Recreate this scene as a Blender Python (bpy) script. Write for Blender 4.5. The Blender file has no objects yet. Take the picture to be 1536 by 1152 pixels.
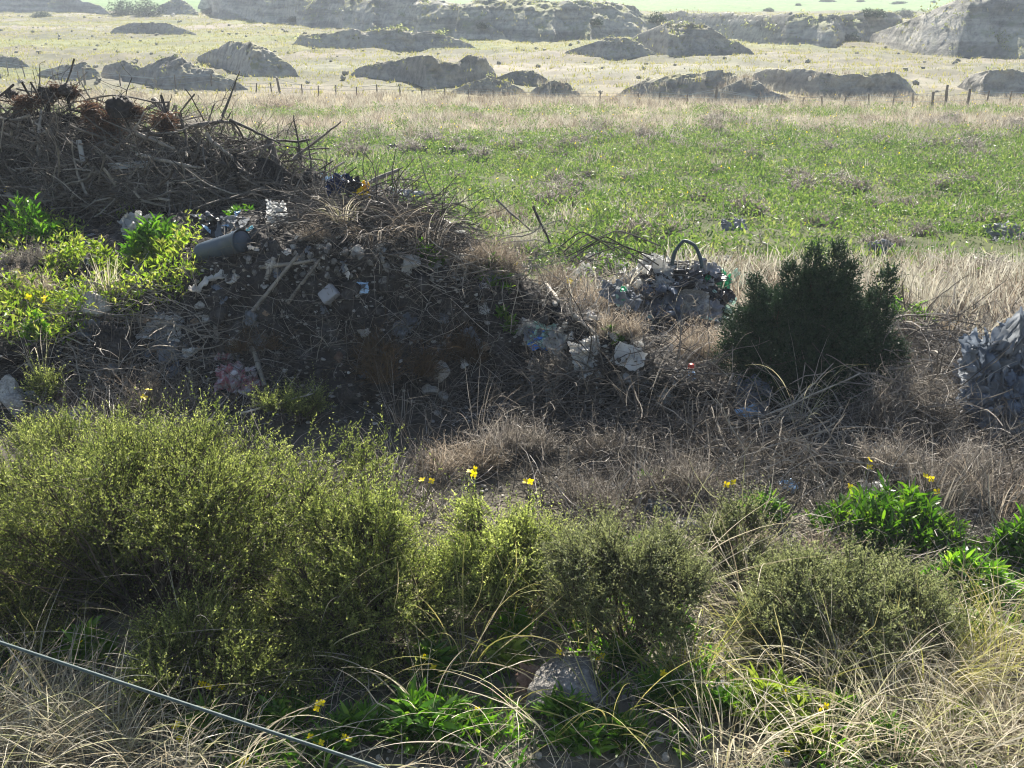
import bpy, math, random
import numpy as np
from mathutils import Vector, Matrix
from mathutils.bvhtree import BVHTree

SC = bpy.context.scene
COL = SC.collection
RNG = np.random.default_rng(7)
PI = math.pi

# ------------------------------------------------------------------ camera geometry (1536x1152 photo pixels)
CAM_Z, PITCH, FPX = 2.9, math.radians(22), 1500.0
CP, SP = math.cos(PITCH), math.sin(PITCH)
CAM = np.array([0, 0, CAM_Z])

def ray(px, py):
    u = (px - 768) / FPX; v = (576 - py) / FPX
    return np.array([u, CP + v * SP, -SP + v * CP])

def at_depth(px, py, D):          # point of the pixel's ray at ground distance D along +y
    d = ray(px, py); return CAM + d * (D / d[1])

def at_z(px, py, z):
    d = ray(px, py); return CAM + d * ((z - CAM_Z) / d[2])

def dist(p):                       # depth along the optical axis
    q = np.asarray(p) - CAM
    return q[1] * CP - q[2] * SP

def pxsize(p, n):                  # size in metres of n photo pixels at p
    return n * dist(p) / FPX

# ------------------------------------------------------------------ noise
def _hash(ix, iy, iz):
    h = (ix.astype(np.int64) * 374761393 + iy.astype(np.int64) * 668265263 + iz.astype(np.int64) * 2147483647) & 0xffffffff
    h = ((h ^ (h >> 13)) * 1274126177) & 0xffffffff
    h = ((h ^ (h >> 16)) * 2246822519) & 0xffffffff
    return ((h ^ (h >> 15)) & 0xffffff) / float(0xffffff)

def noise(p, s=1.0, seed=0):       # value noise in -1..1 at points p (N,3)
    q = np.asarray(p, float) * s + seed * 17.31
    i = np.floor(q).astype(np.int64); f = q - i
    f = f * f * f * (f * (f * 6 - 15) + 10)
    r = 0
    for dx in (0, 1):
        wx = f[:, 0] if dx else 1 - f[:, 0]
        for dy in (0, 1):
            wy = f[:, 1] if dy else 1 - f[:, 1]
            for dz in (0, 1):
                wz = f[:, 2] if dz else 1 - f[:, 2]
                r = r + wx * wy * wz * _hash(i[:, 0] + dx, i[:, 1] + dy, i[:, 2] + dz)
    return r * 2 - 1

def fbm(p, s=1.0, oct=4, seed=0, gain=.5, ridged=False):
    a, r = 1.0, 0
    for o in range(oct):
        n = noise(p, s * 2.03 ** o, seed + o * 3)
        r = r + a * ((1 - 2 * np.abs(n)) if ridged else n); a *= gain
    return r

def unit(v):
    return v / np.maximum(np.linalg.norm(v, axis=-1, keepdims=True), 1e-9)

# ------------------------------------------------------------------ mesh collector
class G:
    def __init__(self):
        self.v, self.q, self.t, self.rq, self.rt, self.n = [], [], [], [], [], 0
    def add(self, v, q=None, t=None, rq=None, rt=None):
        v = np.asarray(v, float).reshape(-1, 3)
        if q is not None and len(q):
            q = np.asarray(q, np.int64).reshape(-1, 4)
            self.q.append(q + self.n); self.rq.append(np.broadcast_to(np.asarray(0.5 if rq is None else rq, float), (len(q),)))
        if t is not None and len(t):
            t = np.asarray(t, np.int64).reshape(-1, 3)
            self.t.append(t + self.n); self.rt.append(np.broadcast_to(np.asarray(0.5 if rt is None else rt, float), (len(t),)))
        self.v.append(v); self.n += len(v); return self
    def merge(self, o, M=None, off=None):
        for v in o.v[:1]: pass
        v = np.concatenate(o.v) if o.v else np.zeros((0, 3))
        if M is not None: v = v @ np.asarray(M).T
        if off is not None: v = v + np.asarray(off)
        n = self.n
        for q, r in zip(o.q, o.rq): self.q.append(q + n); self.rq.append(r)
        for t, r in zip(o.t, o.rt): self.t.append(t + n); self.rt.append(r)
        self.v.append(v); self.n += len(v); return self
    def scale_(self, s):
        self.v = [v * s for v in self.v]; return self
    def mesh(self, name, smooth=False, origin=None):
        v = np.concatenate(self.v)
        if origin is not None: v = v - np.asarray(origin)
        q = np.concatenate(self.q) if self.q else np.zeros((0, 4), np.int64)
        t = np.concatenate(self.t) if self.t else np.zeros((0, 3), np.int64)
        r = np.concatenate((self.rq or [np.zeros(0)]) + (self.rt or [np.zeros(0)])) if (self.rq or self.rt) else np.zeros(0)
        me = bpy.data.meshes.new(name)
        me.vertices.add(len(v)); me.vertices.foreach_set('co', v.astype(np.float32).ravel())
        nl = len(q) * 4 + len(t) * 3
        me.loops.add(nl); me.loops.foreach_set('vertex_index', np.concatenate([q.ravel(), t.ravel()]).astype(np.int32))
        me.polygons.add(len(q) + len(t))
        ls = np.concatenate([np.arange(len(q)) * 4, len(q) * 4 + np.arange(len(t)) * 3]).astype(np.int32)
        me.polygons.foreach_set('loop_start', ls)
        me.update(calc_edges=True)
        me.polygons.foreach_set('use_smooth', np.full(len(q) + len(t), smooth))
        a = me.attributes.new('rnd', 'FLOAT', 'FACE'); a.data.foreach_set('value', r.astype(np.float32))
        me.validate(); return me

ALL_LABELS = []
def tag(o, label=None, cat=None, group=None, kind=None):
    if label: o['label'] = label
    if cat: o['category'] = cat
    if group: o['group'] = group
    if kind: o['kind'] = kind
    return o

def obj(name, data, m=None, parent=None, loc=None, rot=0, scale=None):
    o = bpy.data.objects.new(name, data); COL.objects.link(o)
    if m is not None and data is not None and not data.materials: data.materials.append(m)
    if parent is not None: o.parent = parent
    if loc is not None: o.location = tuple(float(c) for c in loc)
    if rot: o.rotation_euler = (0, 0, rot)
    if scale is not None: o.scale = (scale,) * 3 if np.isscalar(scale) else tuple(scale)
    return o

def empty(name, loc, rot=0, label=None, cat=None, group=None):
    o = bpy.data.objects.new(name, None); COL.objects.link(o)
    o.location = tuple(float(c) for c in loc); o.rotation_euler = (0, 0, rot); o.empty_display_size = .1
    return tag(o, label, cat, group)

# ------------------------------------------------------------------ geometry generators
def leaves(g, c, d, L, W, rng, fold=.25, rnd=None):       # diamond leaves: base c, direction d
    n = len(c); d = unit(d)
    s = unit(np.cross(d, rng.normal(size=(n, 3)))); nn = np.cross(s, d)
    L = np.broadcast_to(L, n)[:, None]; W = np.broadcast_to(W, n)[:, None]
    v = np.empty((n, 4, 3))
    v[:, 0] = c
    v[:, 1] = c + d * L * .45 + s * W * .5 + nn * W * fold
    v[:, 2] = c + d * L
    v[:, 3] = c + d * L * .45 - s * W * .5 + nn * W * fold
    g.add(v, np.arange(n * 4).reshape(n, 4), rq=rng.random(n) if rnd is None else rnd)

def bend_paths(base, az, L, a0, a1, S, rng, drift=.3, power=1.0):
    n = len(base); t = (np.arange(S) + .5) / S
    a = a0[:, None] + (a1 - a0)[:, None] * t[None] ** power
    z = az[:, None] + np.cumsum(rng.normal(0, drift / S ** .5, (n, S)), 1)
    st = np.stack([np.sin(a) * np.cos(z), np.sin(a) * np.sin(z), np.cos(a)], -1) * (L / S)[:, None, None]
    return np.concatenate([base[:, None], base[:, None] + np.cumsum(st, 1)], 1)

def walk_paths(base, d, L, S, rng, crook=.25, sag=0.0):
    n = len(base); d = unit(np.asarray(d, float)); P = [base]; p = base
    for i in range(S):
        d = unit(d + rng.normal(0, crook, (n, 3)) + np.array([0, 0, sag]))
        p = p + d * (L / S)[:, None]; P.append(p)
    return np.stack(P, 1)

def ribbons(g, P, W, rng, profile='taper', twist=1.0, rnd=None):
    n, S1, _ = P.shape; t = np.linspace(0, 1, S1)
    w = {'taper': 1 - t ** 2 * .9, 'lance': np.sin(PI * np.clip(t * .88 + .08, 0, 1)) ** .8, 'even': np.ones(S1)}[profile]
    T = unit(np.gradient(P, axis=1))
    ref = unit(rng.normal(size=(n, 1, 3)) * np.array([1, 1, .3]) * twist + np.array([0, 0, .35]))
    s = unit(np.cross(T, np.broadcast_to(ref, T.shape))) * (np.broadcast_to(W, n)[:, None] * w[None] * .5)[..., None]
    v = np.stack([P - s, P + s], 2).reshape(n, S1 * 2, 3)
    i = np.arange(S1 - 1) * 2
    f = np.stack([i, i + 1, i + 3, i + 2], -1)
    q = (np.arange(n)[:, None, None] * (S1 * 2) + f[None]).reshape(-1, 4)
    r = rng.random(n) if rnd is None else np.broadcast_to(rnd, n)
    g.add(v, q, rq=np.repeat(r, S1 - 1))

def tubes(g, P, R, k, rng, rnd=None, cap=False):
    n, S1, _ = P.shape
    T = unit(np.gradient(P, axis=1))
    ref = np.where(np.abs(T[:, :1, 2:3]) > .8, np.array([1., 0, 0]), np.array([0, 0, 1.]))
    a = unit(np.cross(T, np.broadcast_to(ref, T.shape))); b = np.cross(T, a)
    th = np.arange(k) / k * 2 * PI
    R = np.broadcast_to(R, (n, S1))
    v = P[:, :, None] + R[..., None, None] * (np.cos(th)[:, None] * a[:, :, None] + np.sin(th)[:, None] * b[:, :, None])
    j = np.arange(k); i = np.arange(S1 - 1)[:, None] * k
    f = np.stack([i + j, i + (j + 1) % k, i + k + (j + 1) % k, i + k + j], -1).reshape(-1, 4)
    q = (np.arange(n)[:, None, None] * (S1 * k) + f[None]).reshape(-1, 4)
    r = rng.random(n) if rnd is None else np.broadcast_to(rnd, n)
    m = (S1 - 1) * k
    t = None; rt = None
    if cap:
        t = []
        for e in range(n):
            for o0 in (0, (S1 - 1) * k):
                for jj in range(1, k - 1): t.append((e * S1 * k + o0, e * S1 * k + o0 + jj, e * S1 * k + o0 + jj + 1))
        rt = np.full(len(t), r[0])
    g.add(v, q, t, rq=np.repeat(r, m), rt=rt)

_ICO = {}
def ico(sub):
    if sub not in _ICO:
        import bmesh
        b = bmesh.new(); bmesh.ops.create_icosphere(b, subdivisions=sub, radius=1)
        _ICO[sub] = (np.array([v.co[:] for v in b.verts]), np.array([[v.index for v in f.verts] for f in b.faces])); b.free()
    return _ICO[sub]

def rock(size, rng, sub=3, cuts=9, rough=.05, flat=.75):
    v, f = ico(sub); v = v.copy()
    for _ in range(cuts):                                   # chop planes off: a broken stone
        n = unit(rng.normal(size=3)); d = rng.uniform(.45, .8)
        k = v @ n - d; v = v - np.where(k > 0, k, 0)[:, None] * n
    v = v * (1 + rough * fbm(v, 4, 3, int(rng.integers(99)))[:, None])
    v = v * np.asarray(size) * .62; v[:, 2] += np.asarray(size)[2] * .35 if not np.isscalar(size) else size * .35
    return G().add(v, t=f, rt=rng.random())

def crumple(size, rng, sub=4, amp=.35, freq=1.8, lumpy=.25):    # crumpled bag: creased closed skin
    v, f = ico(sub); s = int(rng.integers(999)); u = v.copy()
    r = 1 + lumpy * fbm(u, 1.2, 2, s) + amp * (fbm(u, freq, 4, s + 5, .6, True) - .3) * .5
    v = u * r[:, None]
    v[:, 2] = np.where(v[:, 2] < -.35, -.35 + (v[:, 2] + .35) * .15, v[:, 2])
    v = v * np.asarray(size) * .5; v[:, 2] -= v[:, 2].min() + .01
    return G().add(v, t=f, rt=rng.random())

_CLOTH = {}
def drape(kind, i, n=42):
    # a real little cloth settled over hidden lumps: unit footprint, folds and sag (position-based dynamics)
    if (kind, i) in _CLOTH: return _CLOTH[kind, i]
    rng = np.random.default_rng(1000 + i * 7 + len(kind)); l = 2.0 / (n - 1)
    u, w = np.meshgrid(np.linspace(-1, 1, n), np.linspace(-1, 1, n), indexing='ij')
    sq = {'flat': .8, 'bag': .6, 'peak': .55}[kind]; p = np.stack([u * sq, w * sq, np.full_like(u, .5 if kind != 'peak' else 1.5)], -1)
    sd = int(rng.integers(999)); q = np.stack([u, w, 0 * u], -1).reshape(-1, 3)
    p = p + .12 * np.stack([noise(q, 3, sd), noise(q, 3, sd + 9), 1.5 * noise(q, 2.2, sd + 4) + .8 * noise(q, 5, sd + 5)], -1).reshape(n, n, 3)
    if kind == 'flat': ob = [(rng.uniform(-.6, .6, 2), rng.uniform(.0, .1), rng.uniform(.08, .2)) for _ in range(5)]
    elif kind == 'bag': ob = [(rng.uniform(-.3, .3, 2), rng.uniform(.05, .3), rng.uniform(.14, .3)) for _ in range(5)]
    else: ob = [(rng.uniform(-.5, .5, 2), h, rng.uniform(.05, .13)) for h in (1.3, 1.15, .95, .75)] + [(rng.uniform(-.4, .4, 2), .5, .3)]
    v = np.zeros_like(p)
    E = []
    for s_, st in ((1, 1.0), (2, .3)):
        for ax in (0, 1):
            for ph in range(2 * s_): E.append((s_, ax, ph, st, l * s_))
    def pair(s_, ax, ph):
        idx = np.arange(n - s_); idx = idx[(idx // s_) % 2 == (ph // s_ if s_ > 1 else ph)] if True else idx
        return (idx, idx + s_)
    steps = 70
    for t in range(steps):
        v[..., 2] -= .012; v *= .93; o = p.copy(); p = p + v * .6
        for _ in range(5):
            for s_, st in ((1, 1.0), (2, .25)):
                for ax in (0, 1):
                    for par in (0, 1):
                        i0 = np.arange(n - s_); i0 = i0[(i0 // s_) % 2 == par]; i1 = i0 + s_
                        A, B = (p[i0], p[i1]) if ax == 0 else (p[:, i0], p[:, i1])
                        d = B - A; L = np.linalg.norm(d, axis=-1, keepdims=True) + 1e-9
                        c = d * (.5 * st * (L - l * s_) / L)
                        if ax == 0: p[i0] += c; p[i1] -= c
                        else: p[:, i0] += c; p[:, i1] -= c
            d = p[1:, 1:] - p[:-1, :-1]; L = np.linalg.norm(d, axis=-1, keepdims=True) + 1e-9; c = d * (.15 * (L - l * 1.414) / L); p[:-1, :-1] += c; p[1:, 1:] -= c
            for xy, z, r in ob:
                cc = np.array([xy[0], xy[1], z]); d = p - cc; L = np.linalg.norm(d, axis=-1, keepdims=True) + 1e-9
                p = np.where(L < r, cc + d / L * r, p)
            low = p[..., 2] < .012; p[..., 2] = np.where(low, .012, p[..., 2]); p[..., :2] = np.where(low[..., None], o[..., :2] * .7 + p[..., :2] * .3, p[..., :2])
        v = p - o
    p = p.reshape(-1, 3); lo, hi = p.min(0), p.max(0); p = (p - [(lo[0] + hi[0]) / 2, (lo[1] + hi[1]) / 2, 0]) / (hi - lo + 1e-6) - [0, 0, lo[2]]
    _CLOTH[kind, i] = p; return p

def wad(size, rng, kind=None, var=None, n=42):                 # a draped, crumpled piece of film or cloth of the given size
    kind = kind or ('bag' if rng.random() < .4 else 'flat')
    p = drape(kind, int(rng.integers(5)) if var is None else var, n) * np.asarray(size)
    sx = rng.choice([-1, 1]); p = p * np.array([sx, rng.choice([-1, 1]), 1])
    o_ = int(rng.integers(99)); p = p + (np.array([.07, .07, .12]) * np.asarray(size)) * np.stack([fbm(p / max(size), 6, 3, o_, .6), fbm(p / max(size), 6, 3, o_ + 8, .6), fbm(p / max(size), 6, 3, o_ + 13, .6, True)], -1); p[:, 2] -= p[:, 2].min()
    i = np.arange(n - 1); a = (i[:, None] * n + i[None]).ravel(); q = np.stack([a, a + n, a + n + 1, a + 1], -1)
    keep = np.ones((n - 1, n - 1), bool)                       # torn outline
    e = noise(np.stack([np.arange(n - 1) * .3, np.arange(n - 1) * 0, np.full(n - 1, rng.random() * 50)], -1), 1, 3)
    for k in range(n - 1):
        m = int(max(0, e[k]) * 9); keep[k, :m] = False; m2 = int(max(0, -e[k]) * 9); keep[k, n - 1 - m2:] = False; keep[:int(max(0, e[(k * 7) % (n - 1)]) * 5), k] &= k % 40 > 3
    return G().add(p, q[keep.ravel()], rq=rng.random())

def sheet(lx, ly, rng, n=34, amp=.18, freq=3.0, curl=.0, thick=.004, ragged=.12, slit=0.0):
    # crumpled flat sheet with ragged outline and real thickness, lying in the local xy plane
    u, w = np.meshgrid(np.linspace(-1, 1, n), np.linspace(-1, 1, n), indexing='ij')
    p = np.stack([u.ravel(), w.ravel(), np.zeros(n * n)], -1); s = int(rng.integers(999))
    th = np.arctan2(p[:, 1], p[:, 0]); rr = np.maximum(abs(p[:, 0]), abs(p[:, 1]))
    edge = 1 + ragged * fbm(np.stack([np.cos(th) * 2, np.sin(th) * 2, th * 0], -1), 1.3, 3, s) * rr ** 2
    x, y = p[:, 0] * edge * lx / 2, p[:, 1] * edge * ly / 2
    q = np.stack([x, y, 0 * x], -1) * (freq / max(lx, ly))
    z = amp * max(lx, ly) * .5 * (fbm(q, 1, 4, s + 3, .55, True) + .6 * noise(q, .6, s))
    z = z + curl * max(lx, ly) * rr ** 3 * np.abs(noise(np.stack([np.cos(th), np.sin(th), 0 * th], -1), 1.1, s + 9))
    x = x + .3 * amp * lx * noise(q, 1.1, s + 21); y = y + .3 * amp * ly * noise(q, 1.1, s + 33)
    top = np.stack([x, y, z], -1); top[:, 2] -= np.percentile(z, 12)
    bot = top - np.array([0, 0, thick])
    i = np.arange(n - 1); a = (i[:, None] * n + i[None]).ravel()
    qt = np.stack([a, a + n, a + n + 1, a + 1], -1); N = n * n
    qb = qt[:, ::-1] + N
    e = np.concatenate([np.arange(n - 1), (np.arange(n - 1) + 1) * n - 1, N - 1 - np.arange(n - 1), (N - n) - np.arange(n - 1) * n])
    e2 = np.roll(e, -1)
    qs = np.stack([e, e2, e2 + N, e + N], -1)
    return G().add(np.concatenate([top, bot]), np.concatenate([qt, qb, qs]), rq=.5)

def box(g, size, c=(0, 0, 0), M=None, wob=0, rng=None, rnd=.5):
    v = np.array([[x, y, z] for x in (-.5, .5) for y in (-.5, .5) for z in (-.5, .5)]) * np.asarray(size)
    if wob: v = v + rng.normal(0, wob, v.shape)
    if M is not None: v = v @ np.asarray(M).T
    g.add(v + np.asarray(c), [(0, 1, 3, 2), (4, 6, 7, 5), (0, 4, 5, 1), (2, 3, 7, 6), (0, 2, 6, 4), (1, 5, 7, 3)], rq=rnd)

def branch_geo(p0, p1, r0, r1, rng, crook=.1, twigs=8, tl=.35, S=9, k=6, sag=0.0):
    p0, p1 = np.asarray(p0, float), np.asarray(p1, float); L = np.linalg.norm(p1 - p0)
    t = np.linspace(0, 1, S + 1)[:, None]
    P = p0 + (p1 - p0) * t
    off = np.cumsum(rng.normal(0, crook * L / S, (S + 1, 3)), 0); off -= off[0] + (off[-1] - off[0]) * t
    P = P + off; P[:, 2] += sag * L * np.sin(PI * t[:, 0])
    g = G(); rr = (r0 + (r1 - r0) * t[:, 0]) * rng.uniform(.85, 1.15, S + 1)
    tubes(g, P[None], rr[None], k, rng, cap=True)
    if twigs:
        i = rng.integers(1, S + 1, twigs); b = P[i]
        d = unit(unit(p1 - p0) * .7 + rng.normal(0, .6, (twigs, 3)))
        Lt = rng.uniform(.3, 1, twigs) * tl * L
        W = walk_paths(b, d, Lt, 5, rng, .22)
        tubes(g, W, np.linspace(1, .25, 6)[None] * (rr[i] * .45)[:, None], 4, rng)
        m = twigs * 2; j = rng.integers(0, twigs, m); b2 = W[j, rng.integers(2, 6, m)]
        W2 = walk_paths(b2, rng.normal(0, 1, (m, 3)), Lt[j] * .45, 4, rng, .25)
        tubes(g, W2, np.linspace(1, .3, 5)[None] * (rr[i][j] * .22)[:, None], 3, rng)
    return g
# ------------------------------------------------------------------ materials
def new_mat(name):
    m = bpy.data.materials.new(name); m.use_nodes = True
    nt = m.node_tree; nt.nodes.clear()
    out = nt.nodes.new('ShaderNodeOutputMaterial')
    return m, nt, out, (lambda t, **kw: _node(nt, t, **kw))

def _node(nt, t, **kw):
    n = nt.nodes.new('ShaderNode' + t)
    for k, v in kw.items():
        setattr(n, k, v)
    return n

def ramp(nt, stops, fac):
    r = nt.nodes.new('ShaderNodeValToRGB'); e = r.color_ramp.elements
    while len(e) < len(stops): e.new(.5)
    for i, (p, c) in enumerate(stops): e[i].position = p; e[i].color = (*c, 1)
    nt.links.new(fac, r.inputs[0]); return r.outputs[0]

def mixc(nt, a, b, fac, mode='MIX'):
    n = nt.nodes.new('ShaderNodeMix'); n.data_type = 'RGBA'; n.blend_type = mode
    for s, v in ((n.inputs[6], a), (n.inputs[7], b), (n.inputs[0], fac)):
        if isinstance(v, (int, float)): s.default_value = v
        elif isinstance(v, tuple): s.default_value = (*v, 1)
        else: nt.links.new(v, s)
    return n.outputs[2]

def noise_n(nt, scale, detail=4, coord=None, rough=.55):
    n = nt.nodes.new('ShaderNodeTexNoise'); n.inputs['Scale'].default_value = scale; n.inputs['Detail'].default_value = detail
    n.inputs['Roughness'].default_value = rough
    c = nt.nodes.new('ShaderNodeTexCoord') if coord is None else None
    nt.links.new(c.outputs['Object'] if coord is None else coord, n.inputs['Vector'])
    return n.outputs['Fac']

def leaf_mat(name, cols, transl=.4, tcol=1.25, rough=.5, spec=.3, objvar=.25):
    m, nt, out, N = new_mat(name); L = nt.links.new
    at = N('Attribute', attribute_name='rnd')
    c = ramp(nt, [(i / (len(cols) - 1), k) for i, k in enumerate(cols)], at.outputs['Fac'])
    oi = N('ObjectInfo'); mr = N('MapRange'); L(oi.outputs['Random'], mr.inputs[0]); mr.inputs[3].default_value = 1 - objvar; mr.inputs[4].default_value = 1 + objvar
    hv = N('HueSaturation'); L(c, hv.inputs['Color']); L(mr.outputs[0], hv.inputs['Value'])
    b = N('BsdfPrincipled'); L(hv.outputs[0], b.inputs['Base Color']); b.inputs['Roughness'].default_value = rough
    b.inputs['Specular IOR Level'].default_value = spec
    t = N('BsdfTranslucent'); h2 = N('HueSaturation'); L(hv.outputs[0], h2.inputs['Color']); h2.inputs['Value'].default_value = tcol; h2.inputs['Saturation'].default_value = 1.1
    L(h2.outputs[0], t.inputs['Color'])
    x = N('MixShader'); x.inputs[0].default_value = transl; L(b.outputs[0], x.inputs[1]); L(t.outputs[0], x.inputs[2])
    L(x.outputs[0], out.inputs[0]); return m

def wood_mat(name, a, b, scale=30, rough=.8):
    m, nt, out, N = new_mat(name); L = nt.links.new
    at = N('Attribute', attribute_name='rnd')
    c = ramp(nt, [(0, a), (1, b)], at.outputs['Fac'])
    n = noise_n(nt, scale, 5)
    c2 = mixc(nt, c, ramp(nt, [(.3, (.55, .55, .55)), (.7, (1.25, 1.22, 1.18))], n), 1.0, 'MULTIPLY')
    p = N('BsdfPrincipled'); L(c2, p.inputs['Base Color']); p.inputs['Roughness'].default_value = rough; p.inputs['Specular IOR Level'].default_value = .25
    bp = N('Bump'); bp.inputs['Strength'].default_value = .5; bp.inputs['Distance'].default_value = .01; L(n, bp.inputs['Height']); L(bp.outputs[0], p.inputs['Normal'])
    L(p.outputs[0], out.inputs[0]); return m

def solid_mat(name, cols, scale=8, rough=.6, spec=.3, bump=.3, bdist=.02, transl=0, metal=0, fine=None, bscale=None):
    # cols: ramp over noise - dirt and wear of the thing itself
    m, nt, out, N = new_mat(name); L = nt.links.new
    n = noise_n(nt, scale, 6, rough=.62)
    c = ramp(nt, [(.3 + .4 * i / max(len(cols) - 1, 1), k) for i, k in enumerate(cols)], n)
    if fine:
        c = mixc(nt, c, ramp(nt, [(.35, (.6, .6, .6)), (.65, (1.2, 1.2, 1.2))], noise_n(nt, fine, 3)), .8, 'MULTIPLY')
    p = N('BsdfPrincipled'); L(c, p.inputs['Base Color']); p.inputs['Roughness'].default_value = rough
    p.inputs['Specular IOR Level'].default_value = spec; p.inputs['Metallic'].default_value = metal
    if bump:
        bp = N('Bump'); bp.inputs['Strength'].default_value = bump; bp.inputs['Distance'].default_value = bdist
        L(noise_n(nt, bscale or scale * 3, 6), bp.inputs['Height']); L(bp.outputs[0], p.inputs['Normal'])
    if transl:
        t = N('BsdfTranslucent'); L(c, t.inputs['Color'])
        x = N('MixShader'); x.inputs[0].default_value = transl; L(p.outputs[0], x.inputs[1]); L(t.outputs[0], x.inputs[2]); L(x.outputs[0], out.inputs[0])
    else: L(p.outputs[0], out.inputs[0])
    return m

def ground_mat():
    m, nt, out, N = new_mat('ground_soil'); L = nt.links.new
    at = N('Attribute', attribute_name='land')
    geo = N('NewGeometry')
    n1 = noise_n(nt, .9, 8, geo.outputs['Position'], .65); n2 = noise_n(nt, 14, 6, geo.outputs['Position'], .7); n3 = noise_n(nt, .12, 5, geo.outputs['Position'])
    c = mixc(nt, at.outputs['Color'], ramp(nt, [(.3, (.62, .64, .66)), (.5, (1, 1, 1)), (.72, (1.35, 1.3, 1.22))], n1), 1.0, 'MULTIPLY')
    c = mixc(nt, c, ramp(nt, [(.3, (.55, .55, .55)), (.7, (1.35, 1.35, 1.35))], n2), .8, 'MULTIPLY')
    c = mixc(nt, c, ramp(nt, [(.35, (.85, .95, .8)), (.65, (1.12, 1.05, 1.05))], n3), .8, 'MULTIPLY')
    p = N('BsdfPrincipled'); L(c, p.inputs['Base Color']); p.inputs['Roughness'].default_value = .95; p.inputs['Specular IOR Level'].default_value = .1
    bp = N('Bump'); bp.inputs['Strength'].default_value = .8; bp.inputs['Distance'].default_value = .03; L(n2, bp.inputs['Height']); L(bp.outputs[0], p.inputs['Normal'])
    L(p.outputs[0], out.inputs[0]); return m

def mound_mat(name, soil, pale, grass, gfac=.8, strata=True):
    m, nt, out, N = new_mat(name); L = nt.links.new
    geo = N('NewGeometry'); sx = N('SeparateXYZ'); L(geo.outputs['Normal'], sx.inputs[0])
    pos = geo.outputs['Position']
    n1 = noise_n(nt, .35, 8, pos, .65); n2 = noise_n(nt, 2.2, 8, pos, .7)
    mp = N('Mapping'); mp.inputs['Scale'].default_value = (.12, .12, 1.6); L(pos, mp.inputs[0])
    n3 = noise_n(nt, 1.0, 5, mp.outputs[0])
    c = mixc(nt, soil, pale, ramp(nt, [(.40, (0, 0, 0)), (.56, (1, 1, 1))], n3 if strata else n1))
    c = mixc(nt, c, ramp(nt, [(.3, (.5, .5, .52)), (.5, (1, 1, 1)), (.7, (1.4, 1.38, 1.3))], n2), 1.0, 'MULTIPLY')
    mr = N('MapRange'); L(sx.outputs[2], mr.inputs[0]); mr.inputs[1].default_value = .62; mr.inputs[2].default_value = .9
    mu = N('Math', operation='MULTIPLY'); L(mr.outputs[0], mu.inputs[0]); L(ramp(nt, [(.38, (0, 0, 0)), (.55, (1, 1, 1))], n1), mu.inputs[1])
    m2 = N('Math', operation='MULTIPLY'); L(mu.outputs[0], m2.inputs[0]); m2.inputs[1].default_value = gfac
    c = mixc(nt, c, grass, m2.outputs[0])
    p = N('BsdfPrincipled'); L(c, p.inputs['Base Color']); p.inputs['Roughness'].default_value = .95; p.inputs['Specular IOR Level'].default_value = .1
    bp = N('Bump'); bp.inputs['Strength'].default_value = .9; bp.inputs['Distance'].default_value = .12; L(n2, bp.inputs['Height']); L(bp.outputs[0], p.inputs['Normal'])
    L(p.outputs[0], out.inputs[0]); return m

M = {}
M['ground'] = ground_mat()
M['mound'] = mound_mat('spoil_soil', (.23, .22, .2), (.33, .315, .28), (.26, .25, .13))
M['bank'] = mound_mat('bank_soil', (.2, .195, .175), (.38, .365, .325), (.2, .22, .11))
M['heap'] = solid_mat('heap_earth', [(.018, .0175, .017), (.034, .032, .03), (.06, .056, .053), (.12, .115, .108)], scale=5, rough=.95, spec=.1, bump=.9, bdist=.04, fine=45, bscale=22)
M['sage'] = leaf_mat('sage_shrub_leaf', [(.045, .07, .02), (.12, .155, .042), (.29, .335, .10), (.5, .53, .22)], .55)
M['greysage'] = leaf_mat('grey_shrub_leaf', [(.07, .09, .035), (.16, .18, .08), (.30, .32, .16)], .45)
M['evergreen'] = leaf_mat('evergreen_scale_leaf', [(.016, .034, .02), (.024, .05, .026), (.036, .068, .03), (.06, .095, .04)], .12, spec=.15)
M['leafy'] = leaf_mat('fresh_weed_leaf', [(.03, .08, .012), (.06, .15, .02), (.12, .25, .03), (.26, .36, .06)], .5, rough=.4, spec=.45)
M['weed'] = leaf_mat('pale_weed_leaf', [(.1, .17, .025), (.16, .24, .035), (.22, .28, .05), (.26, .26, .08)], .5)
M['field'] = leaf_mat('field_weed_leaf', [(.03, .062, .016), (.062, .112, .026), (.12, .182, .042), (.24, .265, .09)], .45)
M['straw'] = leaf_mat('straw_blade', [(.26, .22, .15), (.40, .36, .27), (.56, .52, .43), (.27, .28, .11)], .4, objvar=.15)
M['greengrass'] = leaf_mat('green_yellow_blade', [(.2, .22, .05), (.3, .3, .09), (.36, .33, .13), (.42, .38, .22)], .35, objvar=.15)
M['dry'] = leaf_mat('dry_brown_twig', [(.06, .052, .044), (.13, .115, .098), (.25, .225, .19), (.44, .41, .36)], .25, objvar=.2)
M['drypink'] = leaf_mat('dry_pinkish_stem', [(.10, .08, .06), (.2, .165, .125), (.33, .28, .22), (.5, .45, .37)], .3, objvar=.2)
M['darkdry'] = leaf_mat('dark_dry_leaf', [(.05, .035, .02), (.1, .065, .035), (.15, .1, .05)], .25)
M['rust'] = leaf_mat('rust_dead_leaf', [(.04, .025, .018), (.08, .046, .03), (.13, .08, .055)], .35)
M['silver'] = leaf_mat('silver_grass_stem', [(.3, .28, .22), (.42, .4, .33), (.52, .5, .43)], .35)
M['yellow'] = leaf_mat('yellow_petal', [(.75, .58, .01), (.8, .66, .02), (.85, .72, .05)], .4, objvar=.05)
M['bark'] = wood_mat('dead_bark', (.04, .035, .03), (.2, .18, .155))
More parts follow.
